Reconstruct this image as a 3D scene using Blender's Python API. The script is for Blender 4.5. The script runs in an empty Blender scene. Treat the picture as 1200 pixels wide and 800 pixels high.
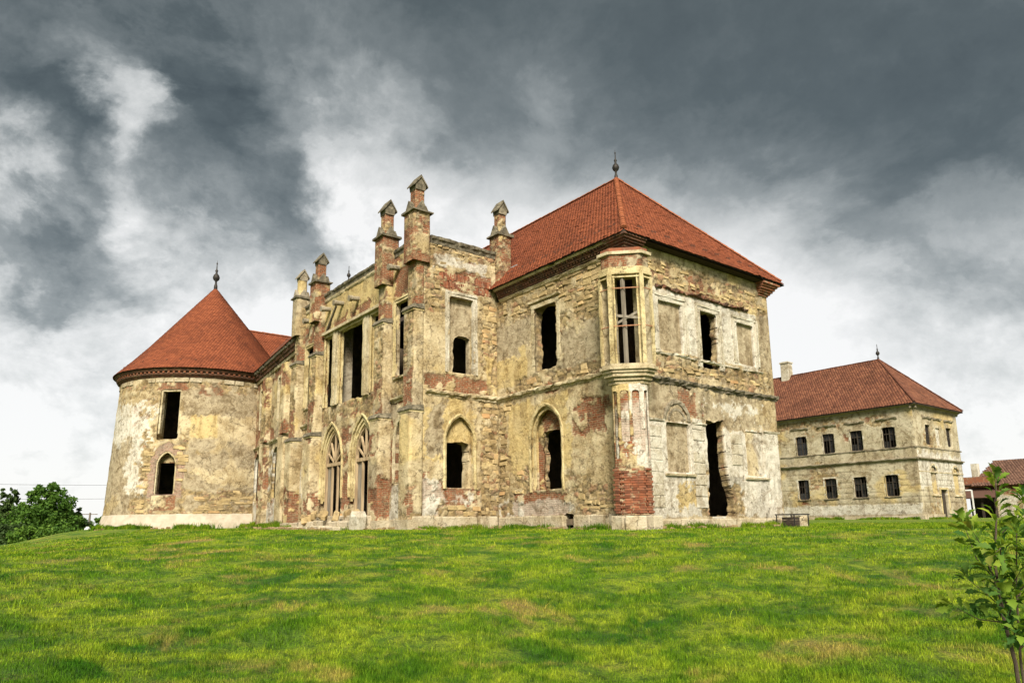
import bpy, bmesh, math, random
import numpy as np
from mathutils import Matrix, Vector
R = math.radians
rng = np.random.default_rng(7); random.seed(7)
SC = bpy.context.scene; COL = SC.collection

# ------------------------------------------------------------------ camera
cam = bpy.data.cameras.new('camera'); camo = bpy.data.objects.new('camera', cam); COL.objects.link(camo)
CX, CY, CZ = 16.774, -18.274, 0.2295
cam.sensor_width = 36; cam.sensor_fit = 'HORIZONTAL'; cam.lens = 837.145/1200*36
cam.shift_y = (457.13-400)/1200; cam.clip_start = .1; cam.clip_end = 3000
camo.matrix_world = (Matrix.Translation((CX, CY, CZ)) @ Matrix.Rotation(R(52.0388), 4, 'Z')
                     @ Matrix.Rotation(R(90+10.6728), 4, 'X') @ Matrix.Rotation(R(-0.81358), 4, 'Z'))
SC.camera = camo

# ------------------------------------------------------------------ light
EXPO = 2.68
SUN_AZ, SUN_EL = 126.0, 40.0          # azimuth clockwise from +Y, elevation
vs = SC.view_settings; vs.view_transform = 'Standard'; vs.look = 'None'; vs.exposure = EXPO; vs.gamma = 1
sun = bpy.data.lights.new('sun', 'SUN'); sun.energy = 1.5; sun.angle = R(20); sun.color = (1, .93, .80)
suno = bpy.data.objects.new('sun', sun); COL.objects.link(suno)
sd = Vector((math.sin(R(SUN_AZ))*math.cos(R(SUN_EL)), math.cos(R(SUN_AZ))*math.cos(R(SUN_EL)), math.sin(R(SUN_EL))))
suno.rotation_euler = sd.to_track_quat('Z', 'Y').to_euler(); suno.location = sd*60


class NT:
    """tiny helper to wire shader nodes"""
    def __init__(s, tree): s.t = tree
    def nd(s, typ, props=None, **inp):
        n = s.t.nodes.new(typ)
        for k, v in (props or {}).items(): setattr(n, k, v)
        for k, v in inp.items():
            key = int(k[1:]) if k[0] == 'i' and k[1:].isdigit() else k.replace('_', ' ')
            if hasattr(v, 'is_output'): s.t.links.new(v, n.inputs[key])
            elif v is not None: n.inputs[key].default_value = v
        return n
    def noise(s, vec, scale, detail=4, rough=.55, dist=0):
        return s.nd('ShaderNodeTexNoise', None, Vector=vec, Scale=scale, Detail=detail, Roughness=rough, Distortion=dist).outputs[0]
    def math(s, op, a, b=0., clamp=False):
        n = s.nd('ShaderNodeMath', {'operation': op, 'use_clamp': clamp}, i0=a, i1=b); return n.outputs[0]
    def vmath(s, op, a, b=None):
        n = s.nd('ShaderNodeVectorMath', {'operation': op}, i0=a, i1=b)
        return n.outputs['Value'] if op in ('DOT_PRODUCT', 'LENGTH') else n.outputs[0]
    def mix(s, f, a, b, mode='MIX'):
        c = lambda x: x if hasattr(x, 'is_output') else (tuple(x)+(1,))[:4]
        n = s.nd('ShaderNodeMix', {'data_type': 'RGBA', 'blend_type': mode, 'clamp_factor': True}, i0=f, i6=c(a), i7=c(b)); return n.outputs[2]
    def rng(s, v, a, b, c=0., d=1., smooth=True):
        n = s.nd('ShaderNodeMapRange', {'interpolation_type': 'SMOOTHSTEP' if smooth else 'LINEAR', 'clamp': True}, i0=v, i1=a, i2=b, i3=c, i4=d); return n.outputs[0]
    def ramp(s, f, stops):
        n = s.t.nodes.new('ShaderNodeValToRGB'); e = n.color_ramp.elements
        for i, (p, c) in enumerate(stops):
            el = e[i] if i < 2 else e.new(p)
            el.position = p; el.color = tuple(c)+(1,)
        if hasattr(f, 'is_output'): s.t.links.new(f, n.inputs[0])
        return n.outputs[0]


# ------------------------------------------------------------------ sky: storm cloud over a bright horizon
world = bpy.data.worlds.new('World'); SC.world = world; world.use_nodes = True
wt = world.node_tree; wt.nodes.clear(); g = NT(wt)
tc = g.nd('ShaderNodeTexCoord').outputs['Generated']
nrm = g.vmath('NORMALIZE', tc)
sep = g.nd('ShaderNodeSeparateXYZ', None, i0=nrm)
el = g.math('MAXIMUM', sep.outputs[2], 0.0)
den = g.math('ADD', el, .22)
pl = g.nd('ShaderNodeCombineXYZ', None, i0=g.math('DIVIDE', sep.outputs[0], den), i1=g.math('DIVIDE', sep.outputs[1], den), i2=g.math('MULTIPLY', el, 1.2)).outputs[0]
sq = g.vmath('MULTIPLY', nrm, (1., 1., 1.35))
wv = g.nd('ShaderNodeTexNoise', None, Vector=sq, Scale=5., Detail=10., Roughness=.60, Distortion=.2).outputs[1]
wv2 = g.vmath('SUBTRACT', wv, (.5, .5, .5))
wsc = g.nd('ShaderNodeVectorMath', {'operation': 'SCALE'}, i0=wv2); wsc.inputs['Scale'].default_value = .34
dirw = g.vmath('NORMALIZE', g.vmath('ADD', nrm, wsc.outputs[0]))
nA = g.noise(pl, 1.1, 6, .55, .3)
nB = g.noise(g.vmath('ADD', sq, wsc.outputs[0]), 7., 11, .58, .15)
nC = g.noise(sq, 24., 8, .6, .1)
val = g.math('ADD', g.rng(el, .26, .52, 1.0, .36), g.rng(el, .5, .7, 0., -.06))
val = g.math('ADD', val, g.math('MULTIPLY', g.math('SUBTRACT', nA, .5), .22))
calm = g.rng(g.vmath('DOT_PRODUCT', nrm, (-.47, .70, .535)), math.cos(.62), math.cos(.25), 1., .42)
val = g.math('ADD', val, g.math('MULTIPLY', g.math('MULTIPLY', g.math('SUBTRACT', nB, .5), .66), calm))
val = g.math('ADD', val, g.math('MULTIPLY', g.math('MULTIPLY', g.math('SUBTRACT', nC, .5), .36), calm))
# broad cloud masses: direction, angular size, lighter (+) or darker (-)
LOBES = [((-0.847, 0.092, 0.524), 0.057, 0.21), ((-0.861, 0.112, 0.496), 0.052, 0.31), ((-0.870, 0.130, 0.475), 0.052, 0.25), ((-0.872, 0.165, 0.460), 0.069, 0.17),
         ((-0.889, 0.186, 0.418), 0.080, 0.14), ((-0.917, 0.133, 0.375), 0.069, 0.12), ((-0.909, 0.042, 0.414), 0.057, 0.19), ((-0.926, 0.031, 0.376), 0.057, 0.19),
         ((-0.931, 0.057, 0.360), 0.069, 0.09), ((-0.749, 0.324, 0.578), 0.103, 0.06), ((-0.743, 0.368, 0.558), 0.057, 0.06), ((-0.810, 0.320, 0.491), 0.080, 0.05),
         ((-0.772, 0.384, 0.507), 0.046, 0.11), ((-0.834, 0.252, 0.490), 0.069, 0.07), ((-0.760, 0.252, 0.599), 0.092, 0.06), ((-0.897, 0.225, 0.381), 0.080, 0.09),
         ((-0.845, 0.338, 0.415), 0.092, 0.06), ((-0.845, 0.165, 0.508), 0.080, -0.14), ((-0.845, 0.225, 0.485), 0.103, -0.11), ((-0.816, 0.173, 0.552), 0.080, -0.07),
         ((-0.889, 0.070, 0.452), 0.057, -0.14), ((-0.872, 0.048, 0.487), 0.080, -0.09), ((-0.893, 0.029, 0.449), 0.046, -0.12), ((-0.910, 0.093, 0.404), 0.046, -0.17),
         ((-0.937, 0.085, 0.338), 0.069, -0.14), ((-0.947, 0.038, 0.319), 0.069, -0.17), ((-0.957, 0.033, 0.290), 0.057, -0.09), ((-0.852, 0.012, 0.523), 0.138, -0.05),
         ((-0.939, 0.151, 0.310), 0.057, -0.06), ((-0.877, 0.271, 0.397), 0.092, -0.09), ((-0.869, 0.302, 0.391), 0.069, -0.07), ((-0.660, 0.468, 0.589), 0.172, -0.03),
         ((-0.593, 0.610, 0.525), 0.207, -0.04), ((-0.414, 0.721, 0.556), 0.287, -0.04), ((-0.370, 0.816, 0.444), 0.230, -0.12), ((-0.309, 0.880, 0.362), 0.184, -0.14),
         ((-0.265, 0.925, 0.274), 0.115, -0.09), ((-0.566, 0.674, 0.474), 0.115, -0.04), ((-0.484, 0.756, 0.441), 0.069, 0.06), ((-0.292, 0.898, 0.329), 0.057, 0.14),
         ((-0.240, 0.904, 0.353), 0.103, -0.09), ((-0.386, 0.836, 0.390), 0.138, -0.05), ((-0.528, 0.772, 0.355), 0.172, 0.06), ((-0.447, 0.835, 0.321), 0.115, 0.05),
         ((-0.693, 0.575, 0.436), 0.138, 0.04), ((-0.812, 0.433, 0.392), 0.092, 0.05), ((-0.708, 0.448, 0.547), 0.126, -0.04), ((-0.276, 0.915, 0.296), 0.092, -0.06),
         ((-0.570, 0.561, 0.601), 0.103, 0.03), ((-0.933, 0.111, 0.342), 0.126, -0.14), ((-0.889, 0.222, 0.400), 0.126, -0.14), ((-0.957, 0.058, 0.285), 0.103, -0.10),
         ((-0.752, 0.503, 0.426), 0.149, 0.19), ((-0.678, 0.607, 0.414), 0.126, 0.16), ((-0.804, 0.428, 0.413), 0.092, 0.11), ((-0.556, 0.754, 0.348), 0.149, 0.16),
         ((-0.453, 0.827, 0.332), 0.103, 0.09), ((-0.273, 0.899, 0.343), 0.046, 0.12)]
for L, rad, w in LOBES:
    v = Vector(L).normalized()
    dt = g.vmath('DOT_PRODUCT', dirw, tuple(v))
    val = g.math('ADD', val, g.rng(dt, math.cos(rad*1.5), math.cos(rad*.15), 0., w))
cl = g.ramp(val, [(0., (.058, .073, .074)), (.20, (.094, .115, .116)), (.40, (.172, .196, .197)), (.58, (.31, .335, .333)), (.78, (.60, .615, .605)), (1., (.92, .915, .90))])
sky = g.nd('ShaderNodeTexSky', {'sky_type': 'NISHITA', 'sun_disc': False, 'sun_elevation': R(SUN_EL), 'sun_rotation': R(SUN_AZ)}).outputs[0]
skys = g.mix(1., sky, (.06, .06, .06), 'MULTIPLY')
cls = g.mix(1., cl, (.159,)*3, 'MULTIPLY')
bg = g.nd('ShaderNodeBackground', None, Color=g.mix(.97, skys, cls), Strength=1.)
wo = g.nd('ShaderNodeOutputWorld'); wt.links.new(bg.outputs[0], wo.inputs[0])

# ------------------------------------------------------------------ numpy noise
def _h(ix, iy, s):
    n = (ix.astype(np.int64)*374761393 + iy.astype(np.int64)*668265263 + s*1274126177) & 0xffffffff
    n = ((n ^ (n >> 13))*1274126177) & 0xffffffff
    n = ((n ^ (n >> 16))*2246822519) & 0xffffffff
    return ((n ^ (n >> 15)) & 0xffff)/65535.
def vn(x, y, s=0):
    x = np.asarray(x, float); y = np.asarray(y, float)
    ix = np.floor(x); iy = np.floor(y); fx = x-ix; fy = y-iy
    fx = fx*fx*(3-2*fx); fy = fy*fy*(3-2*fy)
    a = _h(ix, iy, s); b = _h(ix+1, iy, s); c = _h(ix, iy+1, s); d = _h(ix+1, iy+1, s)
    return (a*(1-fx)+b*fx)*(1-fy)+(c*(1-fx)+d*fx)*fy
def fbm(x, y, o=4, s=0):
    t = 0; a = 1.; n = 0
    for i in range(o):
        t = t+a*(vn(x*2**i+i*17.3, y*2**i-i*9.1, s+i)*2-1); n += a; a *= .55
    return t/n*1.5
def voro(x, y, s=0):
    ix = np.floor(x); iy = np.floor(y); f1 = np.full(x.shape, 9.); f2 = f1.copy(); cid = np.zeros(x.shape)
    for dx in (-1, 0, 1):
        for dy in (-1, 0, 1):
            cx = ix+dx; cy = iy+dy
            px = cx+.15+.7*_h(cx, cy, s); py = cy+.15+.7*_h(cx, cy, s+5)
            d = np.hypot(px-x, py-y); m = d < f1
            f2 = np.where(m, f1, np.minimum(f2, d)); cid = np.where(m, _h(cx, cy, s+9), cid); f1 = np.where(m, d, f1)
    return f1, f2, cid
def sst(a, b, x):
    t = np.clip((x-a)/(b-a), 0, 1); return t*t*(3-2*t)

# ------------------------------------------------------------------ scene graph helpers
WM = {}                                    # world matrices of parents
def put(o, parent=None):
    COL.objects.link(o)
    if parent is not None:
        o.parent = parent; o.matrix_parent_inverse = WM.get(parent.name, Matrix()).inverted()
    return o
def tag(o, label=None, cat=None, group=None, kind=None):
    for k, v in (('label', label), ('category', cat), ('group', group), ('kind', kind)):
        if v: o[k] = v
    return o
def thing(name, loc, label, cat, group=None):
    o = bpy.data.objects.new(name, None); o.empty_display_size = .3; o.location = loc; COL.objects.link(o)
    WM[o.name] = Matrix.Translation(loc); return tag(o, label, cat, group)
def np_mesh(name, V, Q=None, T=None):
    me = bpy.data.meshes.new(name); V = np.asarray(V, np.float32)
    parts = []; tot = []
    for F, k in ((Q, 4), (T, 3)):
        if F is not None and len(F): parts.append(np.asarray(F, np.int32).ravel()); tot.append(np.full(len(F), k, np.int32))
    li = np.concatenate(parts); tt = np.concatenate(tot)
    me.vertices.add(len(V)); me.vertices.foreach_set('co', V.ravel())
    me.loops.add(len(li)); me.loops.foreach_set('vertex_index', li)
    me.polygons.add(len(tt)); me.polygons.foreach_set('loop_start', np.concatenate(([0], np.cumsum(tt)[:-1])).astype(np.int32))
    me.update(calc_edges=True); return me
def vcol(me, name, C):
    a = me.attributes.new(name, 'FLOAT_COLOR', 'POINT'); a.data.foreach_set('color', np.asarray(C, np.float32).ravel())
def uvs(me, UV):
    l = me.uv_layers.new(name='UVMap'); idx = np.empty(len(me.loops), np.int32); me.loops.foreach_get('vertex_index', idx)
    l.data.foreach_set('uv', np.asarray(UV, np.float32)[idx].ravel())
def mobj(name, me, mat, parent=None, smooth=False):
    o = bpy.data.objects.new(name, me)
    if mat: me.materials.append(mat)
    if smooth: me.polygons.foreach_set('use_smooth', np.ones(len(me.polygons), bool))
    return put(o, parent)
class MB:
    def __init__(s): s.v = []; s.f = []
    def add(s, V, F):
        b = len(s.v); s.v += [tuple(p) for p in V]; s.f += [tuple(i+b for i in f) for f in F]; return s
    def hexa(s, P): return s.add(P, [(0, 3, 2, 1), (4, 5, 6, 7), (0, 1, 5, 4), (1, 2, 6, 5), (2, 3, 7, 6), (3, 0, 4, 7)])
    def box(s, a, b, j=0):
        x0, y0, z0 = a; x1, y1, z1 = b; q = lambda: random.uniform(-j, j)
        return s.hexa([(x+q(), y+q(), z+q()) for z in (z0, z1) for x, y in ((x0, y0), (x1, y0), (x1, y1), (x0, y1))])
    def bar(s, a, b, w, h=None, up=(0, 0, 1)):
        a = Vector(a); b = Vector(b); d = (b-a).normalized(); h = h or w; up = Vector(up)
        if abs(d.dot(up)) > .95: up = Vector((1, 0, 0))
        x = d.cross(up).normalized()*(w/2); y = x.cross(d).normalized()*(h/2)
        return s.hexa([p+e for p in (a, b) for e in (-x-y, x-y, x+y, -x+y)])
    def prism(s, poly, off):
        n = len(poly); o = Vector(off); P = [Vector(p) for p in poly]
        return s.add(P+[p+o for p in P], [tuple(range(n))[::-1], tuple(range(n, 2*n))]+[(i, (i+1) % n, (i+1) % n+n, i+n) for i in range(n)])
    def tube(s, pts, rad, n=7):
        V = []; F = []; prev = None
        for i, p in enumerate(pts):
            p = Vector(p); d = (Vector(pts[min(i+1, len(pts)-1)])-Vector(pts[max(i-1, 0)])).normalized()
            x = d.cross(Vector((.13, .21, .97)) if abs(d.z) < .9 else Vector((1, .1, 0))).normalized(); y = d.cross(x)
            r = rad[i] if hasattr(rad, '__len__') else rad
            V += [p+x*math.cos(2*math.pi*k/n)*r+y*math.sin(2*math.pi*k/n)*r for k in range(n)]
        for i in range(len(pts)-1):
            F += [(i*n+k, i*n+(k+1) % n, (i+1)*n+(k+1) % n, (i+1)*n+k) for k in range(n)]
        F += [tuple(range(n))[::-1], tuple(range((len(pts)-1)*n, len(pts)*n))]
        return s.add(V, F)
    def lathe(s, c, prof, n=14, a0=0, a1=2*math.pi):
        full = abs(a1-a0-2*math.pi) < 1e-6; m = n if full else n+1
        V = [(c[0]+r*math.cos(a0+(a1-a0)*k/n), c[1]+r*math.sin(a0+(a1-a0)*k/n), c[2]+z) for r, z in prof for k in range(m)]
        F = [(i*m+k, i*m+(k+1) % m, (i+1)*m+(k+1) % m, (i+1)*m+k) for i in range(len(prof)-1) for k in range(n)]
        return s.add(V, F)
    def sweep(s, path, A, B, prof, j=0., seg=None, seed=0, closed=True):
        """profile (a,b) swept along path with per-point frame A,B; jitter wears the edges"""
        P = [np.array(p, float) for p in path]; A = [np.array(a, float) for a in A]; B = [np.array(b, float) for b in B]
        if seg:
            nP, nA, nB = [], [], []
            for i in range(len(P)-1):
                k = max(1, int(np.linalg.norm(P[i+1]-P[i])/seg))
                for t in range(k):
                    f = t/k; nP.append(P[i]*(1-f)+P[i+1]*f); nA.append(A[i]*(1-f)+A[i+1]*f); nB.append(B[i]*(1-f)+B[i+1]*f)
            P, A, B = nP+[P[-1]], nA+[A[-1]], nB+[B[-1]]
        rg = np.random.default_rng(seed+11); n = len(prof); V = []; dpa = rg.normal(0, 1, n)
        for p, a, b in zip(P, A, B):
            chip = 1 - (.55*rg.random() if j and rg.random() < .12 else 0)
            for (pa, pb) in prof:
                V.append(p+a*(pa*chip+rg.normal(0, j))+b*(pb+rg.normal(0, j)))
        F = [(i*n+k, i*n+(k+1) % n, (i+1)*n+(k+1) % n, (i+1)*n+k) for i in range(len(P)-1) for k in range(n if closed else n-1)]
        F += [tuple(range(n))[::-1], tuple(range((len(P)-1)*n, len(P)*n))]
        return s.add(V, F)
    def build(s, name, mat, parent=None, smooth=False):
        me = bpy.data.meshes.new(name); me.from_pydata([tuple(map(float, v)) for v in s.v], [], s.f)
        bm = bmesh.new(); bm.from_mesh(me); bmesh.ops.recalc_face_normals(bm, faces=bm.faces); bm.to_mesh(me); bm.free()
        return mobj(name, me, mat, parent, smooth)

# ------------------------------------------------------------------ materials
def new_mat(name):
    m = bpy.data.materials.new(name); m.use_nodes = True; m.node_tree.nodes.clear(); return m, NT(m.node_tree)
def finish(m, g, col, rough=.9, bump=None, bstr=.5, bdist=.03, **kw):
    b = g.nd('ShaderNodeBsdfPrincipled', None, Base_Color=col if hasattr(col, 'is_output') else tuple(col)+(1,), Roughness=rough)
    b.inputs['Specular IOR Level'].default_value = kw.get('spec', .2)
    if 'metal' in kw: b.inputs['Metallic'].default_value = kw['metal']
    if bump is not None:
        bn = g.nd('ShaderNodeBump', None, Strength=bstr, Distance=bdist, Height=bump); g.t.links.new(bn.outputs[0], b.inputs['Normal'])
    out = g.nd('ShaderNodeOutputMaterial'); g.t.links.new(b.outputs[0], out.inputs[0]); return m
def mat_masonry(name, cream=(.565, .475, .31), cream2=(.415, .328, .19), dark=(.14, .098, .055), attr=True, streak_w=.55, blotch=.75):
    m, g = new_mat(name)
    pos = g.nd('ShaderNodeNewGeometry').outputs['Position']
    n1 = g.noise(pos, .75, 5, .6, .6); n2 = g.noise(pos, 3.4, 7, .68, .4); n3 = g.noise(pos, 17., 5, .7); n4 = g.noise(pos, 1.7, 6, .65)
    st = g.noise(g.vmath('MULTIPLY', pos, (2.6, 2.6, .28)), 1., 5, .6)
    base = g.mix(g.rng(n1, .38, .62), cream, cream2)
    base = g.mix(g.math('MULTIPLY', g.rng(n2, .52, .68), blotch), base, dark)
    base = g.mix(g.math('MULTIPLY', g.rng(n4, .56, .66), .45), base, tuple(min(1, c*1.22) for c in cream))
    bumph = g.math('ADD', g.math('MULTIPLY', n2, .9), g.math('MULTIPLY', n3, .45))
    if attr:
        a1 = g.nd('ShaderNodeAttribute', {'attribute_name': 'm1'}); a2 = g.nd('ShaderNodeAttribute', {'attribute_name': 'm2'})
        s1 = g.nd('ShaderNodeSeparateColor', None, i0=a1.outputs[0]); s2 = g.nd('ShaderNodeSeparateColor', None, i0=a2.outputs[0])
        B, S, Y, Gy = s1.outputs[0], s1.outputs[1], s1.outputs[2], a1.outputs['Alpha']
        cell, mort, W, stain = s2.outputs[0], s2.outputs[1], s2.outputs[2], a2.outputs['Alpha']
        ycol = g.mix(g.rng(n4, .4, .65), (.60, .46, .20), (.47, .36, .165))
        gcol = g.mix(g.rng(n2, .4, .62), (.425, .36, .25), (.265, .21, .135))
        wcol = g.mix(g.rng(n2, .45, .68), (.64, .615, .555), (.40, .37, .31))
        base = g.mix(g.math('MULTIPLY', Y, .7), base, ycol)
        base = g.mix(g.math('MULTIPLY', Gy, .9), base, gcol)
        base = g.mix(g.math('MULTIPLY', W, .85), base, wcol)
        scol = g.ramp(cell, [(0., (.27, .19, .09)), (.3, (.44, .34, .18)), (.55, (.36, .26, .13)), (.75, (.52, .43, .26)), (.94, (.36, .21, .12))])
        scol = g.mix(g.rng(n2, .42, .7), scol, (.22, .17, .10))
        scol = g.mix(g.math('MULTIPLY', mort, .8), scol, (.13, .10, .065))
        uv = g.nd('ShaderNodeUVMap').outputs[0]
        uvw = g.vmath('ADD', uv, g.vmath('MULTIPLY', g.vmath('SUBTRACT', g.nd('ShaderNodeTexNoise', None, Vector=pos, Scale=3.5, Detail=3.).outputs[1], (.5, .5, .5)), (.07, .07, 0)))
        br = g.nd('ShaderNodeTexBrick', {'offset': .5}, Vector=uvw, Color1=(.31, .098, .045, 1), Color2=(.20, .088, .052, 1), Mortar=(.40, .32, .20, 1),
                  Scale=1., Mortar_Size=.011, Mortar_Smooth=.25, Bias=-.1, Brick_Width=.27, Row_Height=.082)
        bcol = g.mix(g.rng(n2, .50, .72), br.outputs[0], (.40, .31, .19))
        bcol = g.mix(g.math('MULTIPLY', g.rng(n4, .5, .68), .55), bcol, (.14, .075, .045))
        bcol = g.mix(g.math('MULTIPLY', W, .62), bcol, (.66, .60, .52))
        col = g.mix(S, base, scol); col = g.mix(B, col, bcol)
        col = g.mix(g.math('MULTIPLY', stain, .75), col, (.10, .082, .06))
        bumph = g.math('SUBTRACT', bumph, g.math('MULTIPLY', g.math('MULTIPLY', br.outputs[1], B), .8))
    else: col = base
    sfac = g.math('MULTIPLY', g.rng(st, .54, .72), streak_w)
    col = g.mix(sfac, col, g.mix(1., col, (.42, .36, .29), 'MULTIPLY'))
    n5 = g.noise(pos, 7.5, 6, .72, .6); n6 = g.noise(pos, 34., 3, .6)
    rgh = g.rng(n1, .40, .60, .25, 1.)
    nW = g.noise(g.vmath('ADD', pos, (31, 7, 3)), 1.05, 7, .68, .8)
    col = g.mix(g.math('MULTIPLY', g.rng(nW, .52, .66), .8), col, g.mix(1., col, (.50, .44, .36), 'MULTIPLY'))
    col = g.mix(g.math('MULTIPLY', rgh, .75), col, g.mix(g.rng(n3, .30, .70), (.58, .54, .48), (1.22, 1.21, 1.18)), 'MULTIPLY')
    wp = g.vmath('ADD', pos, g.vmath('MULTIPLY', g.vmath('SUBTRACT', g.nd('ShaderNodeTexNoise', None, Vector=pos, Scale=2.2, Detail=6., Roughness=.65).outputs[1], (.5, .5, .5)), (.9, .9, .9)))
    vo = g.nd('ShaderNodeTexVoronoi', {'feature': 'DISTANCE_TO_EDGE'}, Vector=wp, Scale=.8).outputs[0]
    ckl = g.math('MULTIPLY', g.rng(vo, .004, .022, 1., 0.), g.rng(n4, .47, .56))
    col = g.mix(g.math('MULTIPLY', ckl, .7), col, (.055, .04, .025))
    col = g.mix(g.math('MULTIPLY', g.math('MULTIPLY', g.rng(n5, .55, .64), rgh), .75), col, g.mix(1., col, (.42, .34, .24), 'MULTIPLY'))
    col = g.mix(g.math('MULTIPLY', g.rng(n6, .62, .70), .6), col, (.06, .045, .03))
    col = g.mix(1., col, (.83, .82, .80), 'MULTIPLY')
    return finish(m, g, col, .95, g.math('ADD', bumph, g.math('MULTIPLY', n5, .6)), 1., .05)
def mat_simple(name, c1, c2, scale=6., rough=.8, bstr=.4, bdist=.01, stretch=None, c3=None, rand=None, **kw):
    m, g = new_mat(name); pos = g.nd('ShaderNodeNewGeometry').outputs['Position']
    if stretch: pos = g.vmath('MULTIPLY', pos, stretch)
    n = g.noise(pos, scale, 6, .62, .3); n2 = g.noise(pos, scale*5, 4, .6)
    col = g.mix(g.rng(n, .36, .64), c1, c2)
    if rand: col = g.mix(1., col, g.ramp(g.nd('ShaderNodeObjectInfo').outputs['Random'], rand), 'MULTIPLY')
    if c3: col = g.mix(g.math('MULTIPLY', g.rng(g.noise(pos, scale*.6, 6, .7), .54, .66), .8), col, c3)
    col = g.mix(.4, col, g.mix(n2, (.6, .6, .6), (1.3, 1.3, 1.3)), 'MULTIPLY')
    col = g.mix(1., col, (.85, .85, .85), 'MULTIPLY')
    return finish(m, g, col, rough, g.math('ADD', n, g.math('MULTIPLY', n2, .5)), bstr, bdist, **kw)
def mat_tiles(name, c1, c2, c3, moss=.35):
    m, g = new_mat(name); pos = g.nd('ShaderNodeNewGeometry').outputs['Position']
    a = g.nd('ShaderNodeAttribute', {'attribute_name': 'rnd'}).outputs['Fac']
    col = g.ramp(a, [(0., c1), (.5, c2), (1., c3)])
    n = g.noise(pos, .6, 5, .65, .5); n2 = g.noise(pos, 5., 5, .6)
    col = g.mix(g.math('MULTIPLY', g.rng(n, .46, .68), moss), col, tuple(c*.35 for c in c2))
    col = g.mix(.5, col, g.mix(n2, (.6, .58, .55), (1.3, 1.3, 1.3)), 'MULTIPLY')
    return finish(m, g, col, .8, n2, .3, .01)
M = {}
M['wall'] = mat_masonry('lime_plaster_and_masonry')
M['annex'] = mat_masonry('outbuilding_plaster', (.50, .445, .325), (.39, .335, .225), (.20, .16, .105))
M['trim'] = mat_masonry('cream_stucco_trim', (.565, .495, .345), (.44, .365, .225), (.20, .15, .088), False, .35, .5)
M['whitetrim'] = mat_masonry('pale_stucco_trim', (.60, .565, .48), (.48, .435, .34), (.28, .24, .18), False, .35, .5)
M['yellowtrim'] = mat_masonry('yellow_stucco_trim', (.60, .505, .29), (.48, .39, .205), (.23, .17, .09), False, .3, .45)
M['panel'] = mat_masonry('grey_infill_render', (.33, .29, .22), (.26, .225, .165), (.17, .145, .105), False, .4, .5)
M['plinth'] = mat_masonry('plinth_stone', (.52, .455, .34), (.42, .355, .24), (.22, .165, .105), False, .2, .45)
M['cap'] = mat_simple('weathered_cap_stone', (.17, .145, .10), (.075, .065, .045), 5., .95, .6, .02, c3=(.30, .26, .18))
M['rubble'] = mat_simple('rubble_stone', (.47, .37, .21), (.35, .265, .14), 2.2, .95, .9, .04, c3=(.20, .155, .09), rand=[(0., (.55, .50, .45)), (.35, (1.05, 1., .9)), (.7, (.8, .76, .7)), (.9, (1.25, 1.2, 1.1)), (1., (.92, .68, .55))])
M['brick'] = mat_simple('old_red_brick', (.27, .088, .042), (.19, .078, .045), 5., .95, .7, .015, c3=(.34, .26, .17), rand=[(0., (.55, .55, .55)), (.4, (1., 1., 1.)), (.75, (1.2, 1.35, 1.4)), (1., (.8, .75, .8))])
M['brickdark'] = mat_simple('dark_brick', (.17, .075, .045), (.08, .05, .035), 4., .95, .6, .02, c3=(.27, .19, .11))  # darker, browner brick than the red one, mostly for cornices
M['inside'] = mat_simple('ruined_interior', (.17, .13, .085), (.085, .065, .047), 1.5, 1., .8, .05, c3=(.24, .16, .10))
M['wood'] = mat_simple('weathered_timber', (.44, .33, .20), (.27, .19, .11), 7., .85, .4, .006, (1, 1, .12))
M['woodgrey'] = mat_simple('grey_timber', (.27, .235, .185), (.15, .125, .095), 7., .9, .4, .006, (1, 1, .12))
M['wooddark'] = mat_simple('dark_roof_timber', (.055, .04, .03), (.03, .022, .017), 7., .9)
M['iron'] = mat_simple('dark_iron', (.028, .027, .026), (.05, .042, .036), 12., .6, .3, .004, metal=.4)
M['rust'] = mat_simple('rusty_tie_bar', (.42, .21, .12), (.30, .13, .07), 14., .8)
M['lead'] = mat_simple('grey_flashing', (.30, .30, .30), (.20, .20, .21), 4., .6)
M['tile'] = mat_tiles('red_clay_tiles', (.145, .040, .018), (.182, .050, .021), (.222, .064, .027), .45)
M['hip'] = mat_simple('hip_clay', (.31, .10, .04), (.20, .06, .026), 6., .8)
M['oldtile'] = mat_tiles('brown_clay_tiles', (.105, .040, .024), (.15, .057, .032), (.20, .082, .045), .5)
M['browntile'] = mat_tiles('weathered_brown_tiles', (.085, .045, .032), (.12, .064, .044), (.16, .088, .06), .5)
M['window'] = mat_simple('dark_window_paint', (.035, .028, .022), (.06, .047, .036), 8., .6)
M['glass'] = mat_simple('dusty_glass', (.012, .013, .013), (.03, .03, .03), 2., .15, .05, spec=.5)
M['white'] = mat_simple('white_paint', (.72, .72, .70), (.58, .57, .53), 5., .6)
M['render'] = mat_simple('plinth_render', (.46, .40, .31), (.36, .305, .225), 1.1, .95, .5, .03, c3=(.30, .235, .16))

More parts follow.
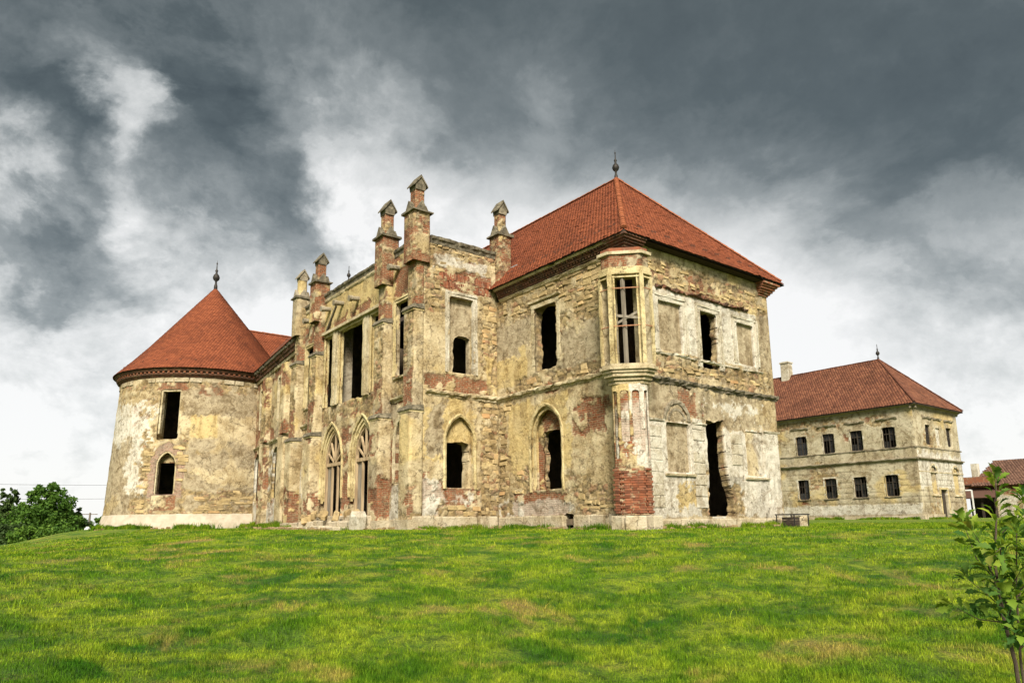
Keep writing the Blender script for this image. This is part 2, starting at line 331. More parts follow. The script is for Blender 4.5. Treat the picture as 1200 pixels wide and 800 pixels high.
# ------------------------------------------------------------------ masonry wall sheets with real relief
def box_sd(u, v, b): return np.minimum(np.minimum(u-b[0], b[2]-u), np.minimum(v-b[1], b[3]-v))
def make_field(patches=(), seed=1, tS=.5, tB=.62, tG=.25, tY=.3, tW=9., amp=.30, cell=(.36, .2), crack=1., groove=None, leaks=()):
    def f(u, v):
        nn = .55*fbm(u*.9, v*.9, 3, seed)+.42*fbm(u*3.6, v*3.6, 4, seed+3)+.22*fbm(u*10, v*10, 2, seed+4)
        K = {}
        def soft(x, w=.035): return sst(-w, w, x)
        K['S'] = soft((fbm(u*.45, v*.6, 5, seed+10)-tS)*.8); K['B'] = soft((fbm(u*.5+9, v*.55, 5, seed+20)-tB)*.8)
        K['G'] = soft((fbm(u*.35, v*.4+5, 5, seed+30)-tG)*.6, .05); K['Y'] = soft((fbm(u*.3+3, v*.35, 4, seed+40)-tY)*.6, .08)
        K['W'] = soft((fbm(u*.5, v*.6+2, 4, seed+50)-tW)*.6, .06)
        for p in patches:
            kind, b = p[0], p[1:5]; a = p[5] if len(p) > 5 else amp
            m = soft(box_sd(u, v, b)+a*nn)
            if kind == 'P':
                K['S'] = K['S']*(1-m); K['B'] = K['B']*(1-m)
            else:
                if kind in 'SB':
                    for o in 'SB':
                        if o != kind: K[o] = K[o]*(1-m)
                if kind in 'YGW':
                    for o in 'YGW':
                        if o != kind: K[o] = K[o]*(1-m)
                K[kind] = np.maximum(K[kind], m)
        S, B = K['S'], K['B']; B = B*(1-soft((fbm(u*2.1, v*2.6, 4, seed+55)-.22)*.8)); S = S*(1-soft((fbm(u*1.8, v*2.2, 4, seed+56)-.40)*.8)); S = S*(1-B); ex = np.clip(S+B, 0, 1)
        wx = u+.10*fbm(u*2.5, v*2.5, 2, seed+60); wy = v+.07*fbm(u*2.5+7, v*2.5, 2, seed+61)
        f1, f2, cid = voro(wx/cell[0], wy/cell[1], seed+70)
        edge = np.clip((f2-f1)/.28, 0, 1); mort = (1-sst(.05, .6, edge))
        d = (1-ex)*(.034-.013*K['G'])+S*(-.035+.075*edge**.6*(.4+.6*cid))+B*.010*fbm(u*6, v*6, 2, seed+80)
        d = d+.013*fbm(u*1.7, v*1.7, 3, seed+90)+.006*fbm(u*8, v*8, 2, seed+91)
        cr = np.abs(fbm(u*.55, v*.33, 5, seed+100)); ck = (1-sst(.0, .016, cr))*(1-ex)*crack*(fbm(u*.5, v*.5, 2, seed+101) > -.1)
        d = d-.02*ck; stain = .85*ck
        if groove:
            gm = (np.mod(v-groove[1], groove[0]) < .055)*(1-ex)*(fbm(u*.8, v*.8, 3, seed+110) > groove[2])
            if len(groove) > 3: gm = gm*(v < groove[3])
            d = d-.03*gm; stain = np.maximum(stain, .55*gm)
        for z in leaks:
            t = z-v; sk = sst(.0, .5, fbm(u*2.6, v*.22, 4, seed+130))*np.exp(-np.maximum(t, 0)/.55)*(t > -.03); stain = np.maximum(stain, .62*sk)
        damp = sst(.0, .5, (1.15-v)*.7+.5*fbm(u*1.1, v*1.3, 4, seed+140)); stain = np.maximum(stain, .34*damp*(1-.4*ex))
        rim = np.clip(1-np.abs(ex-.45)/.45, 0, 1); stain = np.maximum(stain, .7*rim*sst(-.3, .2, fbm(u*3, v*3, 2, seed+120)))
        return d, np.stack([B, S, K['Y'], K['G']], -1), np.stack([cid, mort*S, K['W'], stain], -1)
    return f
def plane_map(axis, c, sgn):
    """axis 'Y': u is world X on the plane Y=c; axis 'X': u is world Y on the plane X=c; sgn = outward direction"""
    def m(u, v, d):
        w = np.full_like(u, c)+sgn*d
        return np.stack([u, w, v] if axis == 'Y' else [w, u, v], -1)
    return m
def line_map(a, b):
    a = np.array(a, float); b = np.array(b, float); L = np.linalg.norm(b-a); t = (b-a)/L; n = np.array([t[1], -t[0]])
    def m(u, v, d): return np.stack([a[0]+t[0]*u+n[0]*d, a[1]+t[1]*u+n[1]*d, v], -1)
    m.L = L; m.n = n; m.t = t; return m
def poly_map(pts):
    P = np.array(pts, float); seg = np.diff(P, axis=0); L = np.linalg.norm(seg, axis=1); cu = np.concatenate(([0], np.cumsum(L)))
    nr = np.stack([seg[:, 1], -seg[:, 0]], -1)/L[:, None]
    def m(u, v, d):
        k = np.clip(np.searchsorted(cu, u, side='right')-1, 0, len(L)-1); f = (u-cu[k])/L[k]
        x = P[k, 0]+seg[k, 0]*f+nr[k, 0]*d; y = P[k, 1]+seg[k, 1]*f+nr[k, 1]*d
        return np.stack([x, y, v], -1)
    m.L = cu[-1]; m.cu = cu; return m
def wall(name, mp, u0, u1, v0, v1, step, field, parent, holes=(), mat=None, edge=True, close=False):
    nu = max(2, int(round((u1-u0)/step))); nv = max(2, int(round((v1-v0)/step)))
    us = np.linspace(u0, u1, nu+1); vs_ = np.linspace(v0, v1, nv+1)
    U, Vv = np.meshgrid(us, vs_, indexing='ij'); d, A, Bc = field(U, Vv)
    if edge:
        e = np.clip(np.minimum(np.arange(nu+1), nu-np.arange(nu+1))/1.5, 0, 1)[:, None]; d = d*e
    if hasattr(mp, 'cu'):
        for c in mp.cu[1:-1]: d = d*np.clip(np.abs(U-c)/(step*1.5), 0, 1)
    P = mp(U, Vv, d).reshape(-1, 3); A = A.reshape(-1, 4); Bc = Bc.reshape(-1, 4); UV = np.stack([U, Vv], -1).reshape(-1, 2)
    uc, vc = np.meshgrid((us[:-1]+us[1:])/2, (vs_[:-1]+vs_[1:])/2, indexing='ij')
    hid = np.full(uc.shape, -1)
    for i, hl in enumerate(holes): hid[hl[0](uc, vc)] = i
    I = np.arange((nu+1)*(nv+1)).reshape(nu+1, nv+1)
    q = np.stack([I[:-1, :-1], I[1:, :-1], I[1:, 1:], I[:-1, 1:]], -1); keep = hid < 0
    Q = [q[keep]]; xp = []; xi = {}
    base = len(P); src = []; deps = []
    def back(i, h):
        k = (i, h)
        if k not in xi:
            xi[k] = base+NS*len(src); src.append(i); deps.append(holes[h])
        return xi[k]
    R_ = []; NS = 3
    for (a, b) in (((slice(None, -1), slice(None)), (slice(1, None), slice(None))), ((slice(None), slice(None, -1)), (slice(None), slice(1, None)))):
        ka, kb = hid[a], hid[b]; horiz = a[0] == slice(None, -1)
        for sgn in (0, 1):
            kk, hh = (ka, kb) if sgn == 0 else (kb, ka)
            ii, jj = np.nonzero((kk < 0) & (hh >= 0))
            for i, j in zip(ii, jj):
                h = hh[i, j]
                e0, e1 = (I[i+1, j], I[i+1, j+1]) if horiz else (I[i, j+1], I[i+1, j+1])
                if holes[h][1] > 0:
                    b0, b1 = back(e0, h), back(e1, h); R_.append((e0, e1, b1, b0))
                    for q_ in range(NS-1): R_.append((b0+q_, b1+q_, b1+q_+1, b0+q_+1))
    if R_:
        ed = np.array([(r[0], r[1]) for r in R_ if r[0] < base and r[1] < base]); cnt = np.zeros(base); np.add.at(cnt, ed[:, 0], 1); np.add.at(cnt, ed[:, 1], 1)
        bi = np.nonzero(cnt >= 2)[0]; dfl = d.ravel()
        for _ in range(4):
            acc = np.zeros((base, 2)); np.add.at(acc, ed[:, 0], UV[ed[:, 1]]); np.add.at(acc, ed[:, 1], UV[ed[:, 0]])
            UV[bi] = .4*UV[bi]+.6*acc[bi]/cnt[bi][:, None]
        P[bi] = mp(UV[bi, 0], UV[bi, 1], dfl[bi])
    if src:
        s = np.repeat(np.array(src), NS); fr = np.tile(np.arange(1, NS+1)/NS, len(src)); dd = np.repeat([h_[1] for h_ in deps], NS)*fr
        rag = np.repeat([(h_[2] if len(h_) > 2 else 0.) for h_ in deps], NS)
        uu, vv2 = UV[s, 0], UV[s, 1]
        uo = uu+rag*fr*(.8*fbm(vv2*2.7+uu, dd*3, 3, 71)); vo = vv2+rag*fr*.5*fbm(uu*3, dd*3+5, 2, 72)
        ar = A[s].copy(); br_ = Bc[s].copy(); f1_, f2_, cid_ = voro(dd/.3+7*uu, vv2/.22, 17); on = rag > 0
        ar[on, 0] = 0; ar[on, 1] = 1; br_[on, 0] = cid_[on]; br_[on, 1] = np.clip(1-(f2_-f1_)[on]*3, 0, 1)
        P = np.concatenate([P, mp(uo, vo, -dd)]); A = np.concatenate([A, ar]); Bc = np.concatenate([Bc, br_])
        UV = np.concatenate([UV, UV[s]+np.stack([dd, dd*0], -1)]); Q.append(np.array(R_))
    Q = np.concatenate(Q); me = np_mesh(name, P, Q)
    vcol(me, 'm1', A); vcol(me, 'm2', Bc); uvs(me, UV)
    o = mobj(name, me, mat or M['wall'], parent); return o
def rect(a, b, c, d, rag=0., seed=0, side='lrtb'):
    def f(u, v):
        n = rag*fbm(u*2.2, v*2.2, 3, seed+300) if rag else 0
        z = lambda k: n if k in side else 0
        return (u > a+z('l')) & (u < b-z('r')) & (v > c+z('b')) & (v < d-z('t'))
    return f
def arch(c, h, z0, zs, za, rag=0., seed=0):
    hA = za-zs; Rr = (h*h+hA*hA)/(2*h)
    def f(u, v):
        n = rag*fbm(u*2.5, v*2.5, 3, seed+400) if rag else 0
        x = np.abs(u-c)+n; dz = np.maximum(v-zs, 0)
        return (x < h) & (v > z0) & ((x-(h-Rr))**2+dz*dz < Rr*Rr)
    return f
def arch_path(c, h, z0, zs, za, n=9):
    hA = za-zs; Rr = (h*h+hA*hA)/(2*h); t1 = math.acos(max(-1, min(1, (Rr-h)/Rr)))
    left = [(-Rr*math.cos(t)+Rr-h, Rr*math.sin(t)) for t in np.linspace(0, t1, n)]
    lf = [(c+x, zs+z, math.atan2(z, x-(Rr-h))) for x, z in left]
    pts = [(c-h, z0, math.pi)] if z0 < zs-.01 else []
    pts += lf; pts += [(2*c-x, z, math.pi-a) for x, z, a in lf[::-1][1:]]
    if z0 < zs-.01: pts.append((c+h, z0, 0.))
    return pts                                  # (u, v, outward angle)
def arch_trim(mb, mp, pts, prof, j=.006, seed=0, d0=0.):
    """prof in (out along normal, radial outwards)"""
    U = np.array([p[0] for p in pts]); V = np.array([p[1] for p in pts])
    P = mp(U, V, np.full(len(U), d0)); N = mp(U, V, np.full(len(U), 1.+d0))-P; T = mp(U+.01, V, np.full(len(U), d0))-P; T /= np.linalg.norm(T, axis=1)[:, None]
    Bv = [T[i]*math.cos(p[2])+np.array([0, 0, math.sin(p[2])]) for i, p in enumerate(pts)]
    mb.sweep(P, N, Bv, prof, j, .25, seed)
def frame_rect(mb, mp, a, b, c, d, w, out, back=.0, j=.006, bottom=False, seed=0):
    """architrave: side strips + lintel around the opening a..b, c..d"""
    def strip(u0, u1, v0, v1, s):
        U = np.array([u0, u1, u1, u0]); V = np.array([v0, v0, v1, v1])
        if (v1-v0) > (u1-u0): path = [((u0+u1)/2, v0), ((u0+u1)/2, v1)]; hw = (u1-u0)/2; vert = True
        else: path = [(u0, (v0+v1)/2), (u1, (v0+v1)/2)]; hw = (v1-v0)/2; vert = False
        pu = np.array([p[0] for p in path]); pv = np.array([p[1] for p in path]); z = np.zeros(2)
        P = mp(pu, pv, z); N = mp(pu, pv, z+1)-P; T = mp(pu+.01, pv, z)-P; T = T/np.linalg.norm(T, axis=1)[:, None]
        Bv = T if vert else np.array([[0, 0, 1.]]*2)
        mb.sweep(P, N, Bv, [(-back, -hw), (out, -hw), (out, hw), (-back, hw)], j, .3, seed+s)
    strip(a-w, a, c, d, 1); strip(b, b+w, c, d, 2); strip(a-w, b+w, d, d+w, 3)
    if bottom: strip(a-w, b+w, c-w, c, 4)
def ledge(mb, mp, u0, u1, v, prof, j=.008, seed=0, seg=.25):
    n = max(2, int((u1-u0)/seg)); U = np.linspace(u0, u1, n); V = np.full(n, v); z = np.zeros(n)
    P = mp(U, V, z); N = mp(U, V, z+1)-P
    mb.sweep(P, N, [np.array([0, 0, 1.])]*n, prof, j, None, seed)
def mbox(name, a, b, parent, step=.06, seed=0, tB=.1, tS=.5, mat=None, patches=(), top=True, **kw):
    """box-shaped masonry (buttress, shaft) as one sheet round four sides"""
    x0, y0, z0 = a; x1, y1, z1 = b
    mp = poly_map([(x0, y0), (x1, y0), (x1, y1), (x0, y1), (x0, y0)])
    o = wall(name, mp, 0, mp.L-1e-6, z0, z1, step, make_field(patches, seed, tS=tS, tB=tB, **kw), parent, mat=mat)
    if top:
        me = o.data; bm = bmesh.new(); bm.from_mesh(me)
        vsn = [bm.verts.new(p) for p in ((x0, y0, z1), (x1, y0, z1), (x1, y1, z1), (x0, y1, z1))]; bm.faces.new(vsn); bm.to_mesh(me); bm.free()
    return o
def stone_mesh(name, seed, bev=.22, jit=.09):
    bm = bmesh.new(); bmesh.ops.create_cube(bm, size=1); bmesh.ops.bevel(bm, geom=bm.edges[:], offset=bev, segments=1, affect='EDGES')
    rg = random.Random(seed)
    for v in bm.verts: v.co += Vector((rg.uniform(-jit, jit), rg.uniform(-jit, jit), rg.uniform(-jit, jit)))
    me = bpy.data.meshes.new(name); bm.to_mesh(me); bm.free(); return me
RUB = [stone_mesh('rubble_stone', i, .13, .11) for i in range(9)]
for m_ in RUB: m_.materials.append(M['rubble'])
BLK = [stone_mesh('cut_block', 20+i, .05, .022) for i in range(5)]
for m_ in BLK: m_.materials.append(M['plinth'])
BRK = [stone_mesh('brick', 40+i, .06, .03) for i in range(4)]
for m_ in BRK: m_.materials.append(M['brick'])
WBL = [stone_mesh('stucco_block', 60+i, .04, .015) for i in range(3)]
for m_ in WBL: m_.materials.append(M['whitetrim'])
def piece(name, me, loc, scale, rotz, parent, tilt=0.):
    o = bpy.data.objects.new(name, me); o.location = loc; o.scale = scale; o.rotation_euler = (random.uniform(-tilt, tilt), random.uniform(-tilt, tilt), rotz)
    return put(o, parent)
def stones(parent, mp, rotz, zones, seed, size=(.40, .20), holes=(), keep=.8):
    rg = random.Random(seed)
    for (u0, v0, u1, v1) in zones:
        v = v0
        while v < v1:
            h = size[1]*rg.uniform(.6, 1.35); u = u0+rg.uniform(0, .2)
            while u < u1:
                w = size[0]*rg.uniform(.45, 1.5); uu, vv = u+w/2, v+h/2
                if rg.random() < keep and not any(bool(fn(np.array([uu+s*w*.6]), np.array([vv]))[0]) for fn, *_ in holes for s in (-1, 0, 1)):
                    p = mp(np.array([uu]), np.array([vv+rg.uniform(-.04, .04)]), np.array([-.06+rg.uniform(-.015, .02)]))[0]
                    piece('stone', rg.choice(RUB), p, (w*1.04, .18, h*rg.uniform(.8, 1.15)), rotz, parent, .10)
                u += w+rg.uniform(.01, .05)
            v += h+.015
def plinth_row(parent, mp, rotz, u0, u1, z0, z1, out, seed, w=(.7, 1.3), meshes=None, name='plinth_stone'):
    rg = random.Random(seed); u = u0
    while u < u1-.05:
        L = min(rg.uniform(*w), u1-u)
        if u1-u-L < .3: L = u1-u
        p = mp(np.array([u+L/2]), np.array([(z0+z1)/2]), np.array([out-.2+rg.uniform(-.02, .02)]))[0]
        piece(name, rg.choice(meshes or BLK), p, (L-.015, .4, z1-z0+rg.uniform(-.04, .02)), rotz, parent, .01); u += L
# ------------------------------------------------------------------ tiled roofs: every course lies on the one below
def tiles_plane(name, O, U, W_, inside, nu, nw, parent, du=.175, dw=.14, seed=0, mat=None):
    """O eave corner, U along the eave, W_ up the slope; inside(u,w) clips"""
    O, U, W_ = (np.array(x, float) for x in (O, U, W_)); N = np.cross(U, W_); N /= np.linalg.norm(N)
    rg = np.random.default_rng(seed)
    i, j = np.meshgrid(np.arange(int(nu/du)+2), np.arange(int(nw/dw)+1), indexing='ij'); i = i.ravel(); j = j.ravel()
    u = i*du+(j % 2)*du/2; w = j*dw; k = inside(u, w+dw*.6); u, w = u[k], w[k]; n = len(u)
    hw = du*.485; L = dw*1.25
    tmpl = [(-hw, L), (-hw, 0.03), (-hw*.5, -.012), (hw*.5, -.012), (hw, .03), (hw, L)]
    V = np.zeros((n, 12, 3)); lift = .030+rg.normal(0, .0045, n)+(rg.random(n) < .015)*.022; tw = rg.normal(0, .004, n); uj = rg.normal(0, .004, n); wj = rg.normal(0, .005, n)
    for t, (a, b) in enumerate(tmpl):
        h = np.where(b > .1, .012, lift+tw*(1 if a > 0 else -1))
        pos = O+np.outer(u+a+uj, U)+np.outer(w+b+wj, W_)
        V[:, t] = pos+np.outer(h, N); V[:, 6+t] = pos+np.outer(h-.02, N)
    b = np.arange(n)[:, None]*12
    Q = np.concatenate([b+np.array(f) for f in ((0, 1, 4, 5), (1, 2, 3, 4), (1, 7, 8, 2), (2, 8, 9, 3), (3, 9, 10, 4), (0, 6, 7, 1), (4, 10, 11, 5))])
    me = np_mesh(name, V.reshape(-1, 3), Q); c = np.repeat(rg.random(n), 12); vcol(me, 'rnd', np.stack([c, c, c, c], -1))
    o = mobj(name, me, mat or M['tile'], parent); o['kind'] = 'stuff'; return o
def tiles_cone(name, c, prof, parent, du=.19, dw=.16, seed=0, mat=None):
    rg = np.random.default_rng(seed); pr = np.array(prof, float); sl = np.concatenate(([0], np.cumsum(np.linalg.norm(np.diff(pr, axis=0), axis=1))))
    V = []; C_ = []
    for j in range(int(sl[-1]/dw)):
        s = j*dw; r, z = np.interp(s, sl, pr[:, 0]), np.interp(s, sl, pr[:, 1]); s2 = min(s+dw*1.25, sl[-1]); r2, z2 = np.interp(s2, sl, pr[:, 0]), np.interp(s2, sl, pr[:, 1])
        n = max(6, int(2*math.pi*r/du)); th = (np.arange(n)+(j % 2)*.5)*2*math.pi/n+rg.normal(0, .0006, n); h = math.pi/n*.97
        up = np.array([r2-r, z2-z]); up /= np.linalg.norm(up); nr, nz = up[1], -up[0]
        lf = .03+rg.normal(0, .004, n)
        blk = np.zeros((n, 8, 3))
        for t, (sg, rr, zz, low) in enumerate(((-1, r2, z2, 0), (-1, r, z, 1), (1, r, z, 1), (1, r2, z2, 0))):
            e = np.where(low, lf, .01)
            for m_, off in ((0, 0), (4, -.02)):
                R_ = rr+nr*(e+off); Z = zz+nz*(e+off)
                blk[:, m_+t] = np.stack([c[0]+R_*np.cos(th+sg*h), c[1]+R_*np.sin(th+sg*h), c[2]+Z], -1)
        V.append(blk); C_.append(rg.random(n))
    V = np.concatenate(V); n = len(V); b = np.arange(n)[:, None]*8
    Q = np.concatenate([b+np.array(f) for f in ((0, 1, 2, 3), (1, 5, 6, 2), (0, 4, 5, 1), (2, 6, 7, 3))])
    me = np_mesh(name, V.reshape(-1, 3), Q); cc = np.repeat(np.concatenate(C_), 8); vcol(me, 'rnd', np.stack([cc]*4, -1))
    o = mobj(name, me, mat or M['tile'], parent); o['kind'] = 'stuff'; return o
def ridge_mesh():
    mb = MB(); n = 6; V = []; F = []
    for t, r in ((-.5, .5), (.5, .42)):
        for k in range(n+1):
            a = math.pi*k/n; V.append((t, r*math.cos(a), r*math.sin(a)*.9))
    F = [(k, k+1, n+1+k+1, n+1+k) for k in range(n)]+[tuple(range(n+1))]
    me = bpy.data.meshes.new('hip_tile'); me.from_pydata(V, [], F); me.materials.append(M['hip']); return me
RIDGE = ridge_mesh(); RIDGE2 = ridge_mesh(); RIDGE2.materials.clear(); RIDGE2.materials.append(M['oldtile'])
def ridge_tiles(a, b, parent, name='hip_tile', L=.36, w=.24, me=None):
    a = Vector(a); b = Vector(b); d = b-a; n = int(d.length/L); q = d.to_track_quat('X', 'Z')
    for i in range(n):
        o = bpy.data.objects.new(name, me or RIDGE); o.location = a+d*((i+.5)/n); o.rotation_mode = 'QUATERNION'; o.rotation_quaternion = q
        o.scale = (L*1.12, w*random.uniform(.95, 1.05), w*random.uniform(.9, 1.1)); put(o, parent)
def finial(parent, c, s=1., name='finial'):
    mb = MB(); mb.lathe(c, [(0, -.3*s), (.10*s, -.3*s), (.085*s, .12*s), (.05*s, .25*s), (.05*s, .36*s), (.13*s, .44*s), (.17*s, .55*s), (.13*s, .68*s), (.06*s, .76*s), (.045*s, .85*s), (.075*s, .92*s), (.03*s, 1.0*s), (.018*s, 1.25*s), (.04*s, 1.3*s), (.012*s, 1.36*s), (0, 1.5*s)], 12)
    return mb.build(name, M['iron'], parent, True)
def quad_obj(name, pts, mat, parent, thick=.06, nrm=None):
    P = [Vector(p) for p in pts]; n = (P[1]-P[0]).cross(P[-1]-P[0]).normalized()
    if n.z < 0: n = -n
    return MB().prism([p-n*.05 for p in P], -n*thick).build(name, mat, parent)

# ------------------------------------------------------------------ ground
def ground_h(x, y, micro=True):
    s = np.hypot(x-CX, y-CY)
    top = np.clip(-.0095*x, -.02, .33)+np.clip(.004*(y-5), 0, .17)
    top = top-.115*np.maximum(0, -10.5-y)*sst(4, -14, x)
    q = np.maximum(0, np.hypot(x+37.3, y+4.2)-8.5); top = top-np.minimum(3.2, .13*q*sst(-27, -38, x))
    t = np.clip((s-4.)/18., 0, 1); t = t*(.55+.45*t*(3-2*t)*.9)
    t = np.minimum(1, t*1.05)
    z = -1.42+(top+1.42)*t
    z = z+.16*np.exp(-((s-21)/5.)**2)*sst(0, -20, x)*sst(-30, -18, x)-.10*np.exp(-((s-13)/3.)**2)*sst(8, -8, x)
    if micro:
        fade = np.clip(1.3-s/40, .1, 1)*np.clip((s-1.5)/2, 0, 1)
        z = z+fade*(.10*fbm(x*.16, y*.16, 2, 503)+.05*fbm(x*.45, y*.45, 3, 501)+.03*fbm(x*1.6, y*1.6, 3, 502))*np.clip(1.2-t, .25, 1)
    far = np.clip((s-110)/300, 0, 1)
    return z*(1-far)+far*-1.0
def build_ground():
    base = math.atan2(.615, -.788)                     # view azimuth
    th = np.concatenate([np.linspace(-.75, .75, 420), np.linspace(.75, 2*math.pi-.75, 120)[1:-1]])+base
    rr = np.concatenate([[0.], np.geomspace(1.2, 70, 300), np.geomspace(72, 1500, 30)])
    TT, RR = np.meshgrid(th, rr, indexing='ij'); X = CX+RR*np.cos(TT); Y = CY+RR*np.sin(TT); Z = ground_h(X, Y)
    nt, nr = X.shape; I = np.arange(nt*nr).reshape(nt, nr); J = np.roll(I, -1, 0)
    Q = np.stack([I[:, :-1], I[:, 1:], J[:, 1:], J[:, :-1]], -1).reshape(-1, 4)[:, ::-1]
    return np_mesh('lawn_ground', np.stack([X, Y, Z], -1).reshape(-1, 3), Q)
def grass_color(g, blade):
    pos = g.nd('ShaderNodeNewGeometry').outputs['Position']
    p2 = g.vmath('MULTIPLY', pos, (1, 1, 0))
    nA = g.noise(p2, .28, 5, .6, .4); nB = g.noise(p2, 1.1, 6, .65, .5); nC = g.noise(p2, 5., 5, .7)
    nD = g.noise(g.vmath('ADD', p2, (40, 13, 0)), .55, 6, .68, .7)
    c = g.mix(g.rng(nA, .36, .64), (.042, .130, .010), (.125, .235, .014))
    c = g.mix(g.rng(nB, .40, .64), c, (.26, .345, .024))
    c = g.mix(g.math('MULTIPLY', g.rng(nC, .44, .66), .72), c, (.018, .062, .006))  # dark mottling puts the shading between tufts into the grass colour
    dry = g.math('MULTIPLY', g.rng(nD, .53, .68), .85)
    c = g.mix(dry, c, (.33, .27, .075))
    soil = g.rng(g.math('ADD', nD, g.math('MULTIPLY', g.math('SUBTRACT', nC, .5), .25)), .63, .72)
    if blade:
        a = g.nd('ShaderNodeAttribute', {'attribute_name': 'rnd'}).outputs['Fac']
        c = g.mix(1., c, g.ramp(a, [(0., (.50, .55, .5)), (.6, (1.05, 1.05, 1.)), (1., (1.9, 1.6, 1.6))]), 'MULTIPLY')
        return c, None
    c = g.mix(g.math('MULTIPLY', soil, .75), g.mix(1., c, (.8, .78, .8), 'MULTIPLY'), (.20, .125, .06))
    nE = g.noise(p2, 30., 5, .75)
    c = g.mix(1., c, g.mix(g.rng(nE, .35, .65), (.45, .5, .45), (1.4, 1.35, 1.3)), 'MULTIPLY')
    return c, g.math('ADD', nC, g.math('MULTIPLY', nE, 1.5))
m, g = new_mat('turf'); c_, h_ = grass_color(g, False); M['turf'] = finish(m, g, c_, .95, h_, .9, .05)
m, g = new_mat('grass_blade'); c_, _ = grass_color(g, True)
d1 = g.nd('ShaderNodeBsdfDiffuse', None, Color=c_); d2 = g.nd('ShaderNodeBsdfTranslucent', None, Color=g.mix(1., c_, (1.1, 1.15, .6), 'MULTIPLY'))
mx = g.nd('ShaderNodeMixShader', None, i0=.35); m.node_tree.links.new(d1.outputs[0], mx.inputs[1]); m.node_tree.links.new(d2.outputs[0], mx.inputs[2])
ou = g.nd('ShaderNodeOutputMaterial'); m.node_tree.links.new(mx.outputs[0], ou.inputs[0]); M['grass'] = m
gr = mobj('lawn_ground', build_ground(), M['turf'], None, True); tag(gr, 'rolling green lawn rising to the castle walls', 'lawn', kind='structure')
def blades(X, Y, Z, Hh, Wd, rg, lean=.5):
    n = len(X); a = rg.random(n)*6.283; la = rg.random(n)*6.283; ln = rg.random(n)*lean*Hh
    dx, dy = np.cos(a)*Wd/2, np.sin(a)*Wd/2; lx, ly = np.cos(la)*ln, np.sin(la)*ln
    V = np.zeros((n, 5, 3))
    V[:, 0] = np.stack([X-dx, Y-dy, Z-.012], -1); V[:, 1] = np.stack([X+dx, Y+dy, Z-.012], -1)
    V[:, 2] = np.stack([X+dx*.8+lx*.4, Y+dy*.8+ly*.4, Z+Hh*.6], -1); V[:, 3] = np.stack([X-dx*.8+lx*.4, Y-dy*.8+ly*.4, Z+Hh*.6], -1)
    V[:, 4] = np.stack([X+lx, Y+ly, Z+Hh], -1)
    b = np.arange(n)[:, None]*5
    return V.reshape(-1, 3), b+np.array([0, 1, 2, 3]), b+np.array([3, 2, 4])
def inside_castle(x, y):
    a = (x > -8) & (x < .12) & (y > -.12) & (y < 9.2); b = (x > -21.2) & (x < -7.55) & (y > -4.5); c = (x > -34) & (x <= -20) & (y > -4.2+.1*(-20-x))
    d = np.hypot(x+37.3, y+4.2) < 6.5; e = (x > -24) & (x < -8.2) & (y > 41.8); f = (x > -.6) & (x < .9) & (y > -.9) & (y < .6)
    return a | b | c | d | e | f
